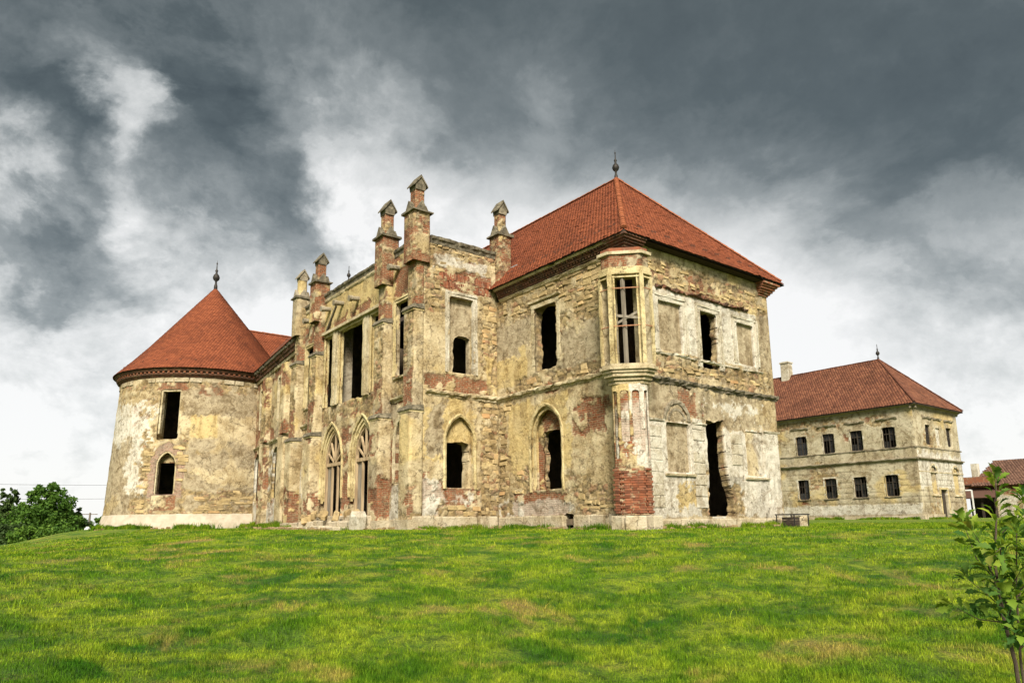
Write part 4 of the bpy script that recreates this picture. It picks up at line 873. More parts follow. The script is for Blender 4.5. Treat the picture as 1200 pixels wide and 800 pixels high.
mb = MB(); mb.bar((-17.5, FY-.12, 10.02), (-11.2, FY-.12, 10.02), .26, .14); mb.build('lintel', M['trim'], lo)
mb = MB(); mb.bar((-17.35, FY-.07, 10.1), (-16.15, FY-.07, 11.3), .1, .09); mb.build('hood_mould', M['cap'], ent)
for k, (c, h) in enumerate(AR):
    mb = MB(); arch_trim(mb, emap, arch_path(c, h+.07, 1.6, 3.35, 5.33), [(-.02, -.08), (.06, -.08), (.09, .0), (.05, .06), (-.02, .06)], .008, 21+k)
    arch_trim(mb, emap, arch_path(c, h-.05, 1.4, 3.35, 5.12), [(-.10, -.08), (-.02, -.08), (-.02, .07), (-.10, .07)], .006, 23+k); arch_trim(mb, emap, arch_path(c, h-.16, 1.5, 3.35, 4.95), [(-.20, -.08), (-.09, -.08), (-.09, .08), (-.20, .08)], .006, 25+k)
    mb.build('arch_moulding', M['yellowtrim'], ent)
    dm = plane_map('Y', FY+.20, -1); D = FY+.21
    mb = MB(); hh = h-.26
    arch_trim(mb, dm, arch_path(c, hh, .78, 3.3, 4.85), [(-.07, -.06), (.07, -.06), (.07, .06), (-.07, .06)], .003, 30+k)
    mb.bar((c-hh, D, 3.28), (c+hh, D, 3.28), .13, .16)
    for q in (-.5, 0., .5):
        mb.bar((c, D, 3.34), (c+q*hh*1.25, D, 4.78-abs(q)*.55), .09, .08)
    mb.bar((c-.02, D, 3.3), (c-hh*.93, D, 3.9), .08, .07); mb.bar((c+.02, D, 3.3), (c+hh*.93, D, 3.9), .08, .07)
    for q in (-.30, .36): mb.bar((c+q*hh, D, .78), (c+q*hh, D, 3.24), .09, .09)
    fr = mb.build('door_frame', M['wood'], ent)
    mb = MB()
    for i in range(4): mb.box((c-hh*.92+i*.155, D+.03, .8), (c-hh*.92+i*.155+.148, D+.06, 3.2))
    mb.build('door_leaf', M['woodgrey'], fr)
# side windows of the front
for a, b in ((-9.92, -8.72), (-19.9, -18.9)):
    mb = MB(); frame_rect(mb, emap, a, b, 6.55, 9.78, .10, .06, .10, .006, seed=int(-a)); frame_rect(mb, emap, a-.1, b+.1, 6.55, 9.9, .08, .09, .05, .006, seed=int(-a)+1); mb.build('window_surround', M['yellowtrim'], ent)
    c = (a+b)/2; mb = MB(); arch_trim(mb, emap, arch_path(c, .66 if a > -15 else .54, 2.0, 3.75, 4.8), [(-.02, -.07), (.05, -.07), (.08, 0), (.05, .05), (-.02, .05)], .008, 41); mb.build('window_surround', M['trim'], ent)
    mb = MB(); ledge(mb, emap, a-.25, b+.25, 5.55, SP, .014, 8); ledge(mb, emap, a-.15, b+.15, 6.47, [(-.05, -.06), (.10, -.05), (.12, .03), (-.05, .05)], .01, 9); mb.build('string_course', M['trim'], ent)
# buttresses and pinnacles
def gablet(mb, cx, cy, w, z0, h, over=.05):
    """little four gabled stone roof"""
    a = w/2+over
    hb = h*.36
    mb.prism([(cx-a*.92, cy+t, z) for t, z in ((-a*.78, z0), (a*.78, z0), (a*.9, z0+hb), (0, z0+h*.92), (-a*.9, z0+hb))], (a*1.84, 0, 0))
    for sg in (-1, 1):
        q = [(cy+sg*a*1.18, z0+hb-.10), (cy+sg*a*1.18, z0+hb-.03), (cy, z0+h+.04), (cy, z0+h*.88)]
        mb.prism([(cx-a*1.1, y, z) for y, z in q], (a*2.2, 0, 0))
def pinnacle(cx, cy, z0, w, tall, seed, kind='brick'):
    zs = z0+tall*.40; sh = mbox('pinnacle', (cx-w/2, cy-w/2, z0-1.2), (cx+w/2, cy+w/2, zs), ent, .06, seed, tB=-.55 if kind == 'brick' else .4, tS=.0 if kind == 'brick' else .6, tG=.3)
    mb = MB(); mb.box((cx-w/2-.10, cy-w/2-.10, zs-.08), (cx+w/2+.10, cy+w/2+.10, zs+.02), .025); mb.build('cap_slab', M['cap'], sh)
    mb = MB()
    for dx, dy in ((1, 0), (-1, 0), (0, 1), (0, -1)):
        a = w/2+.04; px, py = -dy, dx
        mb.prism([(cx+dx*a+px*t, cy+dy*a+py*t, z) for t, z in ((-.26, zs+.02), (.26, zs+.02), (0, zs+.46))], (-dx*.22, -dy*.22, 0))
    mb.build('gablet', M['cap'] if kind == 'brick' else M['panel'], sh)
    w2 = w*.54; z2 = z0+tall*.80
    s2 = mbox('pinnacle_shaft', (cx-w2/2, cy-w2/2, zs), (cx+w2/2, cy+w2/2, z2), sh, .05, seed+1, tB=-.7 if kind == 'brick' else .6, tS=.0, tG=.2)
    mb = MB(); gablet(mb, cx, cy, w2, z2-.03, tall*.25, .07); mb.build('pinnacle_cap', M['cap'] if kind == 'brick' else M['panel'], sh)
def buttress(x0, x1, seed, f0=-4.32, f1=-4.20, f2=-4.06, top=12.2, low='P'):
    yb = FY+.02
    b0 = mbox('buttress', (x0, f0, .45), (x1, yb, 4.78), ent, .05, seed, tB=.7, tS=.7, tG=.55, tY=.15, patches=[('B', 0, .4, 1.6, 2.2, .5)] if low == 'B' else [('S', 0, .4, 9, .9, .3), ('B', .3, .6, 1.2, 1.6, .6)])
    b1 = mbox('buttress_stage', (x0+.04, f1, 4.95), (x1-.0, yb, 8.98), b0, .05, seed+1, tB=.55, tS=.5, tG=.6, patches=[('S', 0, 4.9, x1-x0-.06, 9.2, .12), ('B', 0, 4.9, x1-x0-.06, 6.5, .2), ('P', x1-x0, 5, 2.2, 9, .1)])
    b2 = mbox('buttress_stage', (x0+.10, f2, 9.2), (x1-.02, yb, top), b0, .05, seed+2, tB=-.15, tS=-.1, tG=.35)
    for z, f, ff in ((4.78, f0, f1), (8.98, f1, f2)):
        mb = MB(); mb.hexa([(x0-.08, f-.10, z), (x1+.08, f-.10, z), (x1+.08, yb, z), (x0-.08, yb, z), (x0-.03, f-.02, z+.17), (x1+.05, f-.02, z+.17), (x1+.05, yb, z+.24), (x0-.03, yb, z+.24)]); mb.build('buttress_cap', M['cap'], b0)
        mb = MB(); mb.box((x0-.03, f-.045, z-.09), (x1+.04, yb, z-.004), .004); mb.build('buttress_moulding', M['yellowtrim'], b0)
    MB().box((x0-.07, f0-.08, -.3), (x1+.07, yb, .5), .02).build('buttress_base', M['plinth'], b0)
buttress(-8.52, XS+.03, 101); buttress(-11.15, -10.28, 111, low='B'); buttress(-18.45, -17.6, 121); buttress(-21.05, -20.2, 131, low='B')
pinnacle(-7.95, -3.93, 12.2, .80, 2.55, 141); pinnacle(-10.62, -3.93, 11.9, .78, 2.75, 151); pinnacle(-18.05, -3.93, 12.0, .78, 2.5, 161); pinnacle(-20.62, -3.93, 11.8, .72, 2.55, 171, 'pale'); pinnacle(XS-.05, .30, 12.1, .70, 2.62, 181)
# parapets
PP = [(-.3, -.30), (.03, -.30), (.06, -.16), (.12, -.10), (.14, .0), (.05, .06), (-.3, .10)]
mb = MB(); ledge(mb, smap, -3.4, .1, 12.26, PP, .014, 51, .14); mb.build('parapet', M['cap'], ent)
mb = MB()
for a, b in ((-20.2, -18.5), (-17.6, -11.1), (-10.2, -8.4)): ledge(mb, emap, a, b, 12.26, PP, .012, int(-a), .16)
mb.build('parapet', M['cap'], ent)
mb = MB()
for a, b in ((-20.2, -18.5), (-17.6, -11.1)): ledge(mb, emap, a, b, 11.86, [(-.05, -.08), (.05, -.07), (.09, .0), (.10, .09), (-.05, .09)], .006, int(-a)+2, .2)
mb.build('parapet_moulding', M['trim'], ent)
for i, (x, z) in enumerate(((-16.95, 11.28), (-15.4, 11.2), (-13.65, 10.98), (-9.75, 11.35), (-19.3, 11.2))):
    mb = MB(); mb.tube([(x, FY+.1, z+.03), (x, FY-.55, z-.03)], [.13, .12], 9); mb.tube([(x, FY-.4, z-.02), (x, FY-.56, z-.035)], [.15, .15], 9); mb.build('drain_spout', M['panel'], ent)
# shell: deck, floors, cross walls
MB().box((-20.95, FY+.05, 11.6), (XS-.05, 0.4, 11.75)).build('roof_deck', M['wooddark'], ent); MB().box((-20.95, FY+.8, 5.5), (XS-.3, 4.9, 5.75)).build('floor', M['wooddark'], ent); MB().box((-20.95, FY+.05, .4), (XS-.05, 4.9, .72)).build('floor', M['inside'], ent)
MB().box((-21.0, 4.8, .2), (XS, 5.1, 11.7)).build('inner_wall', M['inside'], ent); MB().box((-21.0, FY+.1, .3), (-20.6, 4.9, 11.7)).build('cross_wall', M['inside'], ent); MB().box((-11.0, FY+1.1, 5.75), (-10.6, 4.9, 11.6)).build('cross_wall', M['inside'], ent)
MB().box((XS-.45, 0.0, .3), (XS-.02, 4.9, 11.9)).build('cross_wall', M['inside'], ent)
MB().box((-16.9, FY+.3, 5.75), (-16.0, FY+.8, 11.6), .03).build('inner_pier', M['panel'], ent)
pl2 = MB().box((XS-.3, FY, -.4), (XS+.06, -.06, .55)).box((-20.9, FY-.06, -.4), (-8.5, FY+.3, .5)).build('plinth', M['plinth'], ent)
plinth_row(pl2, smap, math.pi/2, FY-.45, -.12, -.3, .60, .10, 41, (.8, 1.4)); plinth_row(pl2, emap, 0, -10.2, -8.5, -.3, .55, .08, 42)
# broken steps before the doors
stp = thing('entrance_steps', (-14.6, -4.8, .1), 'broken overgrown stone steps below the two pointed door arches', 'steps')
for k, (y0, z0, z1, x0, x1) in enumerate(((-5.75, -.2, .30, -18.0, -11.2), (-5.2, -.1, .52, -17.4, -11.4), (-4.65, 0, .74, -17.3, -11.5))):
    x = x0
    while x < x1-.2:
        L = random.uniform(.9, 1.7); piece('step_stone', random.choice(BLK), (min(x+L/2, x1), y0+.35, (z0+z1)/2+random.uniform(-.04, .02)), (L-.02, .72, z1-z0), random.uniform(-.03, .03), stp, .02); x += L
for i in range(13):
    piece('step_stone', random.choice(RUB), (random.uniform(-17.2, -11.5), random.uniform(-5.4, -4.4), random.uniform(.5, .85)), (random.uniform(.25, .5), random.uniform(.2, .35), random.uniform(.15, .4)), random.random()*3, stp, .4)
bl = MB(); bo = bpy.data.objects.new('boulder', stone_mesh('boulder', 99, .18, .08)); bo.data.materials.append(M['whitetrim']); bo.location = (-10.75, -4.95, .40); bo.scale = (.60, .55, .85); bo.rotation_euler = (0, .05, .3); COL.objects.link(bo)
tag(bo, 'pale upright boulder at the right end of the broken steps', 'stone')

# ------------------------------------------------------------------ connecting wing
wg = thing('connecting_wing', (-26.5, -2.5, 0), 'low connecting wing with bare brick between entrance front and round tower', 'castle building')
wmap = line_map((-33.2, -2.26), (-20.9, -3.78)); WL = wmap.L
def wu(x): return (x+33.2)/12.3*WL
hW = [(rect(wu(-30.5), wu(-29.6), 6.6, 9.3), .12), (rect(wu(-25.6), wu(-24.8), 6.6, 9.2), .12), (arch(wu(-30.7), .75, 2.0, 4.2, 5.1), .15), (arch(wu(-25.5), .8, 2.0, 4.2, 5.05), .15)]
wW = wall('wall', wmap, 0, WL, .3, 10.2, .07, make_field([('B', 0, 9.2, 13, 10.0, .3), ('B', 0, 5.5, 13, 6.3, .35), ('W', 0, 2.5, 13, 4.8, .4), ('W', 2, .5, 13, 1.8, .5), ('B', 4, .5, 13, 1.9, .4), ('S', 5, 2, 7, 3.5, .5)], 91, tS=.45, tB=.45, tG=.4, leaks=(9.9, 5.4)), wg, hW)
rz_w = math.atan2(wmap.t[1], wmap.t[0])
mb = MB(); ledge(mb, wmap, 0.4, WL, 5.45, SP, .015, 3, .2); mb.build('string_course', M['trim'], wg)
for k, (z, o_, mt) in enumerate(((9.95, .10, 'trim'), (10.15, .2, 'brickdark'), (10.35, .3, 'brickdark'), (10.52, .4, 'cap'))):
    mb = MB(); ledge(mb, wmap, .3, WL, z, [(-.3, -.08), (o_, -.08), (o_+.03, .08), (-.3, .08)], .008, k, .2); mb.build('cornice_course', M[mt], wg)
for a, b in ((wu(-28.2), wu(-27.4)), (wu(-23.4), wu(-22.6)),):
    p0 = wmap(np.array([(a+b)/2]), np.array([0.]), np.array([.1]))[0]
    for z0, z1, w_ in ((.3, 5.3, .50), (5.5, 9.6, .42)): mbox('pilaster', (p0[0]-w_, p0[1]-.28, z0), (p0[0]+w_, p0[1]+.3, z1), wg, .07, int(a*7+z0), tB=.25, tS=.3, tG=.5)
for u0_, c in ((wu(-30.5), .45), (wu(-25.6), .4)):
    mb = MB(); frame_rect(mb, wmap, u0_, u0_+2*c, 6.6, 9.2, .13, .07, .1, .01); mb.build('window_surround', M['trim'], wg)
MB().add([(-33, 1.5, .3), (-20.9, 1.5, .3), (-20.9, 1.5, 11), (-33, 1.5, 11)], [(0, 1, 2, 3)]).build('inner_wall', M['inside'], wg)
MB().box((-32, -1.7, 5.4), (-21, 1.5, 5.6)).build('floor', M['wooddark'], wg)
ez = 10.62
A1, A2 = wmap(np.array([.2]), np.array([ez]), np.array([.45]))[0], wmap(np.array([WL]), np.array([ez]), np.array([.45]))[0]
up = np.array([0, 4.6, 4.6]); wr = quad_obj('roof', [A1, A2, A2+up, A1+np.array([-4.4, 4.5, 4.5])], M['wooddark'], wg)
Uw = (A2-A1); LW = np.linalg.norm(Uw); Uw /= LW; nw_ = np.array([-Uw[1], Uw[0], 1.0]); nw_ /= np.linalg.norm(nw_)
tiles_plane('roof_tiles', A1-np.array([6*Uw[0], 6*Uw[1], 0]), Uw, nw_, lambda u, w: (u > 6-w*.70) & (u < LW+6), LW+6, 6.3, wr, seed=5)
V1 = A1+np.array([-4.4, 4.5, 4.5]); vb = Vector(tuple(A1))
f1 = [(A1[0], -5.2, ez), tuple(A1), tuple(V1), (V1[0], -5.2, V1[2])]
hr_ = quad_obj('cross_roof', f1, M['wooddark'], wg)
sx = np.array([-4.4, 0, 4.5]); SX = np.linalg.norm(sx); sx /= SX
tiles_plane('roof_tiles', (A1[0], -5.2, ez), (0, 1, 0), sx, lambda u, w: (u < A1[1]+5.2+w*.72) & (w < SX), 12, SX, hr_, seed=6)
ridge_tiles((V1[0], -5, V1[2]+.02), (V1[0], V1[1], V1[2]+.02), hr_, 'ridge_tile')
mb = MB(); mb.bar(tuple(A1+np.array([.05, 0, .06])), tuple(V1+np.array([0, 0, .07])), .3, .03); mb.build('valley_flashing', M['oldtile'], wr)
finial(wr, (-37.77, 6.7, 20.9), 1.0, 'far_finial'); mb = MB(); mb.lathe((-37.77, 6.7, 15.0), [(3.6, 0), (0, 5.7)], 4); mb.build('far_roof', M['oldtile'], wg)

# ------------------------------------------------------------------ round tower
TX, TY = -37.3, -4.2
tw = thing('round_tower', (TX, TY, 0), 'stout round tower with peeling plaster and red conical tiled roof', 'tower')
def trad(z): return 6.03-.043*(z-1.1)
TRF = 5.8
def tmap(u, v, d):
    r = trad(v)+d; th = u/TRF; return np.stack([TX+r*np.cos(th), TY+r*np.sin(th), v], -1)
ang = lambda a: R(a)*TRF
uA, uB, vA, vB = ang(-44.3), ang(-31.0), ang(-43.2), ang(-30.2)
vc_ = (vA+vB)/2
hT = [(rect(uA, uB, 5.9, 9.2, .06, 3, 'b'), .7), (arch(vc_, (vB-vA)/2, 2.4, 4.25, 5.2), .55)]
ring = lambda u, v: arch(vc_, (vB-vA)/2+.42, 2.2, 4.25, 5.75, .12, 2)(u, v)
f0 = make_field([('S', ang(-60), 1.1, ang(-46), 2.2, .4), ('S', ang(-26), 1.15, ang(25), 2.6, .5), ('G', ang(-26), 1.2, ang(25), 3.0, .5), ('S', ang(-100), 9.2, ang(60), 9.8, .25), ('Y', ang(-24), 6.1, ang(-8), 7.6, .15), ('P', ang(-24), 6.1, ang(-8), 7.6, .15),
                 ('G', ang(-28), 7.6, ang(30), 9.4, .5), ('S', ang(-52), 3.0, ang(-45), 6.5, .5), ('S', ang(-30), 2.6, ang(-26), 6.5, .4), ('W', ang(-95), 2.5, ang(-50), 8.5, 1.1), ('B', ang(-48), 9.2, ang(-28), 9.8, .2), ('B', ang(-20), 8.9, ang(-6), 9.4, .3), ('G', ang(-100), 2, ang(-65), 6, .8)], 131, tS=.56, tB=.8, tG=.30, tY=.55, leaks=(9.7, 5.9, 2.4))
def fT(u, v):
    d, a, b = f0(u, v); k = ring(u, v); a = a.copy(); b = b.copy(); a[..., 0] = np.where(k, 1, a[..., 0]); a[..., 1] = np.where(k, 0, a[..., 1]); b[..., 2] = np.where(k, .5, b[..., 2]); d = np.where(k, .01+.015*fbm(u*9, v*9, 2, 5), d); return d, a, b
wT = wall('wall', tmap, -math.pi*TRF, math.pi*TRF-1e-4, 1.0, 10.05, .075, fT, tw, hT)
for k in range(6):
    a0 = -50+k*22; stz = lambda a: (TX+5.78*math.cos(R(a)), TY+5.78*math.sin(R(a)))
def ring_stones():
    rg = random.Random(5)
    for z0, h in ((9.68, .30),):
        a = -110.
        while a < 50:
            w = rg.uniform(.5, 1.0); da = math.degrees(w/5.7)
            if rg.random() < .75:
                th = R(a+da/2); r = trad(z0)-.03; piece('cornice_stone', rg.choice(BLK), (TX+r*math.cos(th), TY+r*math.sin(th), z0+h/2), (w*.95, .2, h*.92), th+math.pi/2, wT, .02)
            a += da+.4
    for a, z, n in ((-8, 1.5, 26), (8, 2.0, 14), (-52, 1.6, 10), (-28, 4, 9), (-49, 4.6, 9)):
        for i in range(n):
            th = R(a+rg.uniform(-9, 9) if n > 12 else a+rg.uniform(-2.5, 2.5)); zz = z+rg.uniform(-.35, .7)*(1 if n > 12 else 2.2); r = trad(zz)-.03
            piece('stone', rg.choice(RUB), (TX+r*math.cos(th), TY+r*math.sin(th), zz), (rg.uniform(.3, .65), .17, rg.uniform(.15, .26)), th+math.pi/2, wT, .08)
ring_stones()
mb = MB(); mb.lathe((TX, TY, 0), [(6.02, 1.22), (6.10, 1.18), (6.46, -.3)], 72); mb.build('plinth', M['render'], tw, True)
mb = MB()
for i, (r, z0, z1) in enumerate(((5.72, 10.02, 10.10), (5.80, 10.10, 10.19), (5.90, 10.19, 10.28), (5.86, 10.28, 10.40), (6.00, 10.40, 10.50), (6.06, 10.50, 10.58))): mb.lathe((TX, TY, 0), [(5.3, z0), (r, z0), (r+.02, z1), (5.3, z1)], 90)
mb.build('cornice', M['brickdark'], tw)
mb = MB()
for k in range(110):
    th = 2*math.pi*k/110; c, s = math.cos(th), math.sin(th); mb.bar((TX+5.7*c, TY+5.7*s, 10.34), (TX+5.96*c, TY+5.96*s, 10.34), .13, .11)
db = mb.build('dentil_course', M['brick'], tw); db['kind'] = 'stuff'
cp = [(6.18, 10.58), (5.2, 11.62), (4.2, 12.78), (2.1, 15.42), (.06, 17.98)]
mb = MB(); mb.lathe((TX, TY, 0), [(5.2, 10.46)]+[(r-.05, z-.03) for r, z in cp], 64); trf = mb.build('roof', M['wooddark'], tw)
tiles_cone('roof_tiles', (TX, TY, 0), cp, trf, seed=4); finial(trf, (TX, TY, 18.0), 1.5)
for k in range(16):
    th = R(-100+k*9.5); r = 5.55; MB().bar((TX+r*math.cos(th), TY+r*math.sin(th), 11.18), (TX+(r+.1)*math.cos(th), TY+(r+.1)*math.sin(th), 11.24), .1, .08).build('snow_guard', M['oldtile'], trf)
wall('brick_infill', lambda u, v, d: tmap(u, v, d+.03), vA-.05, vB+.1, 1.42, 2.36, .075, make_field([('B', -50, 0, 50, 9, 0)], 8, tB=-2, tS=3), tw)
mb = MB(); arch_trim(mb, lambda u, v, d: tmap(u, v, d), arch_path(vc_, (vB-vA)/2-.04, 2.4, 4.25, 5.15), [(-.2, -.07), (-.03, -.07), (-.03, .05), (-.2, .05)], .008, 3); mb.build('window_surround', M['trim'], tw)
mb = MB(); frame_rect(mb, tmap, uA+.12, uB-.08, 6.3, 9.08, .12, -.02, .3, .008); mb.build('window_surround', M['trim'], tw)
wall('tympanum', lambda u, v, d: tmap(u, v, d-.5), vA, vB, 4.45, 5.25, .08, make_field([('B', -50, 0, 50, 9, 0)], 9, tB=-2), tw)
mb = MB(); mb.lathe((TX, TY, 0), [(0, 5.5), (5.2, 5.5), (5.2, 5.7), (0, 5.7)], 32); mb.lathe((TX, TY, 0), [(0, 10.1), (5.4, 10.1)], 32); mb.build('floor', M['wooddark'], tw)
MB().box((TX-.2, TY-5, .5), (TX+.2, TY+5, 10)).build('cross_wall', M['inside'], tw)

# ------------------------------------------------------------------ outbuilding on the right
AYF, AXR = 42.08, -8.3
ann = thing('outbuilding', (-14, 46.3, .1), 'two storey cream outbuilding with rows of small dark windows and red hipped roof', 'building')
amap = plane_map('Y', AYF, -1); armap = plane_map('X', AXR, 1)
UW = [(-18.6, -17.55), (-16.02, -14.95), (-13.55, -12.47), (-10.85, -9.80)]; LWN = [(-18.72, -17.66), (-16.2, -15.12), (-13.62, -12.54), (-11.02, -9.94)]
hA = [(rect(a, b, 6.02, 7.75), .22) for a, b in UW]+[(rect(a, b, 2.1, 3.82), .22) for a, b in LWN]
fA = make_field([('W', -30, .65, -8.3, 1.45, .18), ('P', -30, .6, -8.3, 1.6, .1), ('S', -17.5, 3.0, -15, 5.0, .6), ('G', -18, 4.0, -15, 5, .5), ('S', -30, 8.4, -13, 9.3, .6), ('G', -30, .2, -8, .6, .2)], 201, tS=.6, tB=.85, tG=.5, tY=.25, cell=(.4, .3), groove=(.46, 1.5, -.15, 4.9), leaks=(9.1, 4.9, 5.9, 2.0))
wall('wall', amap, -24, AXR, -.1, 9.3, .075, fA, ann, hA, M['annex'])
RWN = [(44.0, 45.05, 6.2, 7.85), (45.95, 46.85, 6.2, 7.75), (48.1, 49.2, 6.2, 7.85)]
NI = [(44.7, .62), (49.05, .62)]
hAR = [(rect(*RWN[0]), .25), (rect(*RWN[1]), .10), (rect(*RWN[2]), .25), (rect(45.6, 46.95, .15, 2.6), .35)]+[(arch(c, h, 2.2, 3.9, 4.52), .12) for c, h in NI]
wall('wall', armap, AYF, 50.6, -.1, 9.3, .075, make_field([('W', 42, 2.6, 50.6, 5.6, .6), ('S', 43.2, .6, 45, 2.0, .6), ('G', 48, .6, 50, 2.0, .6)], 211, tS=.62, tB=.9, tG=.5, tY=.4, groove=(.46, 1.5, -.3, 4.9), leaks=(9.1, 4.9, 5.9, 2.1)), ann, hAR, M['annex'])
MB().box((-24, 50.2, 0), (AXR-.02, 50.6, 9.3)).build('back_wall', M['annex'], ann); MB().box((-24.2, AYF+.05, 0), (-23.8, 50.5, 9.3)).build('side_wall', M['annex'], ann)
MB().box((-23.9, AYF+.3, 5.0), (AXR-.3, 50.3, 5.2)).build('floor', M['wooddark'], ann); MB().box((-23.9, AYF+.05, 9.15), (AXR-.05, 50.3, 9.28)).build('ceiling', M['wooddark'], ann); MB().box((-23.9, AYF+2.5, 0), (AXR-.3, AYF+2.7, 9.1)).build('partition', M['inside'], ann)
def casement(a, b, z0, z1, mp, dep, par, cols=2, rows=3):
    mb = MB(); w = .07
    def bar(u0, v0, u1, v1, ww=w):
        P = mp(np.array([u0, u1]), np.array([v0, v1]), np.array([-dep, -dep])); mb.bar(P[0], P[1], ww, ww)
    bar(a, z0, a, z1); bar(b, z0, b, z1); bar(a, z0, b, z0); bar(a, z1, b, z1); bar((a+b)/2, z0, (a+b)/2, z1); bar(a, z0+(z1-z0)*.66, b, z0+(z1-z0)*.66, .055)
    for q in (.25, .75): bar(a+(b-a)*q, z0, a+(b-a)*q, z1, .03)
    wn = mb.build('window', M['window'], par)
    for i in range(2):
        for j, (q0, q1) in enumerate(((0, .33), (.33, .66), (.66, 1))):
            if random.random() < .22: continue
            u0, u1 = a+(b-a)*i/2+.03, a+(b-a)*(i+1)/2-.03; P = mp(np.array([u0, u1, u1, u0]), np.array([z0+(z1-z0)*q0+.02]*2+[z0+(z1-z0)*q1-.02]*2), np.full(4, -dep-.03))
            MB().prism([tuple(p) for p in P], tuple(np.array(mp(np.array([0.]), np.array([0.]), np.array([0.]))[0]-mp(np.array([0.]), np.array([0.]), np.array([.012]))[0]))).build('pane', M['glass'], wn)
for a, b in UW: casement(a, b, 6.02, 7.75, amap, .16, ann)
for a, b in LWN: casement(a, b, 2.1, 3.82, amap, .16, ann)
for q in (0, 2): casement(*RWN[q], armap, .18, ann)
wall('blind_panel', plane_map('X', AXR-.10, 1), 45.9, 46.9, 6.15, 7.8, .09, make_field([], 9, tS=3, tB=3, tW=-2), ann, mat=M['annex'])
for c, h in NI: wall('blind_panel', plane_map('X', AXR-.12, 1), c-h-.05, c+h+.05, 2.1, 4.6, .09, make_field([], 19, tS=3, tB=3, tY=-1), ann, mat=M['annex'])
mb = MB()
for a, b in UW: frame_rect(mb, amap, a, b, 6.02, 7.75, .10, .03, .03, .005)
for a, b in LWN: frame_rect(mb, amap, a, b, 2.1, 3.82, .12, .03, .03, .005)
mb.build('window_surround', M['whitetrim'], ann)
for a, b in UW+LWN:
    mb = MB(); top = (a, b) in UW; ledge(mb, amap, a-.12, b+.12, 5.93 if top else 2.02, [(-.03, -.05), (.10, -.04), (.12, .03), (-.03, .05)], .01, 3); mb.build('window_sill', M['cap'], ann)
    if top: mb = MB(); ledge(mb, amap, a-.35, b+.3, 8.38, [(-.03, -.10), (.14, -.02), (.18, .10), (-.03, .12)], .02, int(-a), .2); mb.build('window_hood', M['panel'], ann)
for q in RWN: mb = MB(); ledge(mb, armap, q[0]-.3, q[1]+.3, 8.40, [(-.03, -.10), (.14, -.02), (.18, .10), (-.03, .12)], .02, 5, .2); mb.build('window_hood', M['panel'], ann)
mb = MB()
for c, h in NI: arch_trim(mb, armap, arch_path(c, h+.08, 3.9, 3.9, 4.64), [(-.02, -.08), (.07, -.08), (.07, .07), (-.02, .07)], .008, 3); ledge(mb, armap, c-h-.15, c+h+.15, 2.12, [(-.03, -.08), (.12, -.07), (.12, .05), (-.03, .07)], .01, 3)
ledge(mb, armap, AYF, 50.6, 3.98, [(-.03, -.04), (.06, -.03), (.06, .04), (-.03, .05)], .01, 3); mb.build('blind_arch', M['trim'], ann)
mb = MB(); frame_rect(mb, armap, 45.6, 46.95, .15, 2.6, .15, .06, .2, .01); mb.build('door_frame', M['yellowtrim'], ann)
P = (AXR-.25, 46.0, .2); MB().box((AXR-.27, 46.4, .2), (AXR-.21, 46.93, 2.55)).build('door', M['window'], ann)
mb = MB()
for mp_, a, b in ((amap, -24, AXR+.1), (armap, AYF-.1, 50.7)):
    ledge(mb, mp_, a, b, 5.0, [(-.05, -.16), (.06, -.14), (.10, -.04), (.22, .0), (.24, .08), (-.05, .14)], .012, 3, .3); ledge(mb, mp_, a, b, 5.95, [(-.05, -.07), (.07, -.06), (.10, .03), (-.05, .06)], .012, 4, .3)
mb.build('string_course', M['panel'], ann)
mb = MB()
for mp_, a, b in ((amap, -24, AXR+.35), (armap, AYF-.35, 50.9)): ledge(mb, mp_, a, b, 9.3, [(-.05, -.28), (.06, -.26), (.10, -.1), (.28, -.02), (.36, .12), (-.05, .14)], .006, 4, .4)
mb.build('cornice', M['panel'], ann)
mb = MB(); mb.box((-24, AYF-.10, -.3), (AXR+.10, AYF+.1, .55), .01); mb.box((AXR-.1, AYF+.1, -.3), (AXR+.22, 45.45, .62), .02); mb.box((AXR-.1, 47.1, -.3), (AXR+.22, 50.7, .62), .02); mb.build('plinth', M['plinth'], ann)
rE = .45; x1 = AXR+rE; y0_, y1_ = AYF-rE, 50.6+rE; ry = (y0_+y1_)/2; ax_ = -12.4; rz = 14.35; ez = 9.42
rv = [Vector(p) for p in ((x1, y0_, ez), (x1, y1_, ez), (-24.6, y0_, ez), (-24.6, y1_, ez), (ax_, ry, rz), (-24.6, ry, rz))]
roof = MB(); roof.add(rv+[v-Vector((0, 0, .12)) for v in rv], [(0, 4, 5, 2), (0, 1, 4), (1, 3, 5, 4), (2, 5, 3), (6, 8, 11, 10), (6, 10, 7), (7, 10, 11, 9), (8, 9, 11), (0, 2, 8, 6), (0, 6, 7, 1), (1, 7, 9, 3), (2, 3, 9, 8)])
aro = roof.build('roof', M['wooddark'], ann)
s1 = np.array([0, ry-y0_, rz-ez]); L1 = np.linalg.norm(s1); s1 /= L1; k1 = (x1-ax_)/L1
tiles_plane('roof_tiles', (-24.6, y0_-.04, ez-.02), (1, 0, 0), s1, lambda u, w: (u < (x1+24.6)-w*k1) & (w < L1), x1+25, L1, aro, .22, .2, 11, M['oldtile'])
s2 = np.array([ax_-x1, 0, rz-ez]); L2 = np.linalg.norm(s2); s2 /= L2; k2 = (ry-y0_)/L2
tiles_plane('roof_tiles', (x1+.04, y0_, ez-.02), (0, 1, 0), s2, lambda u, w: (u > w*k2) & (u < (y1_-y0_)-w*k2) & (w < L2), y1_-y0_+.2, L2, aro, .22, .2, 12, M['oldtile'])
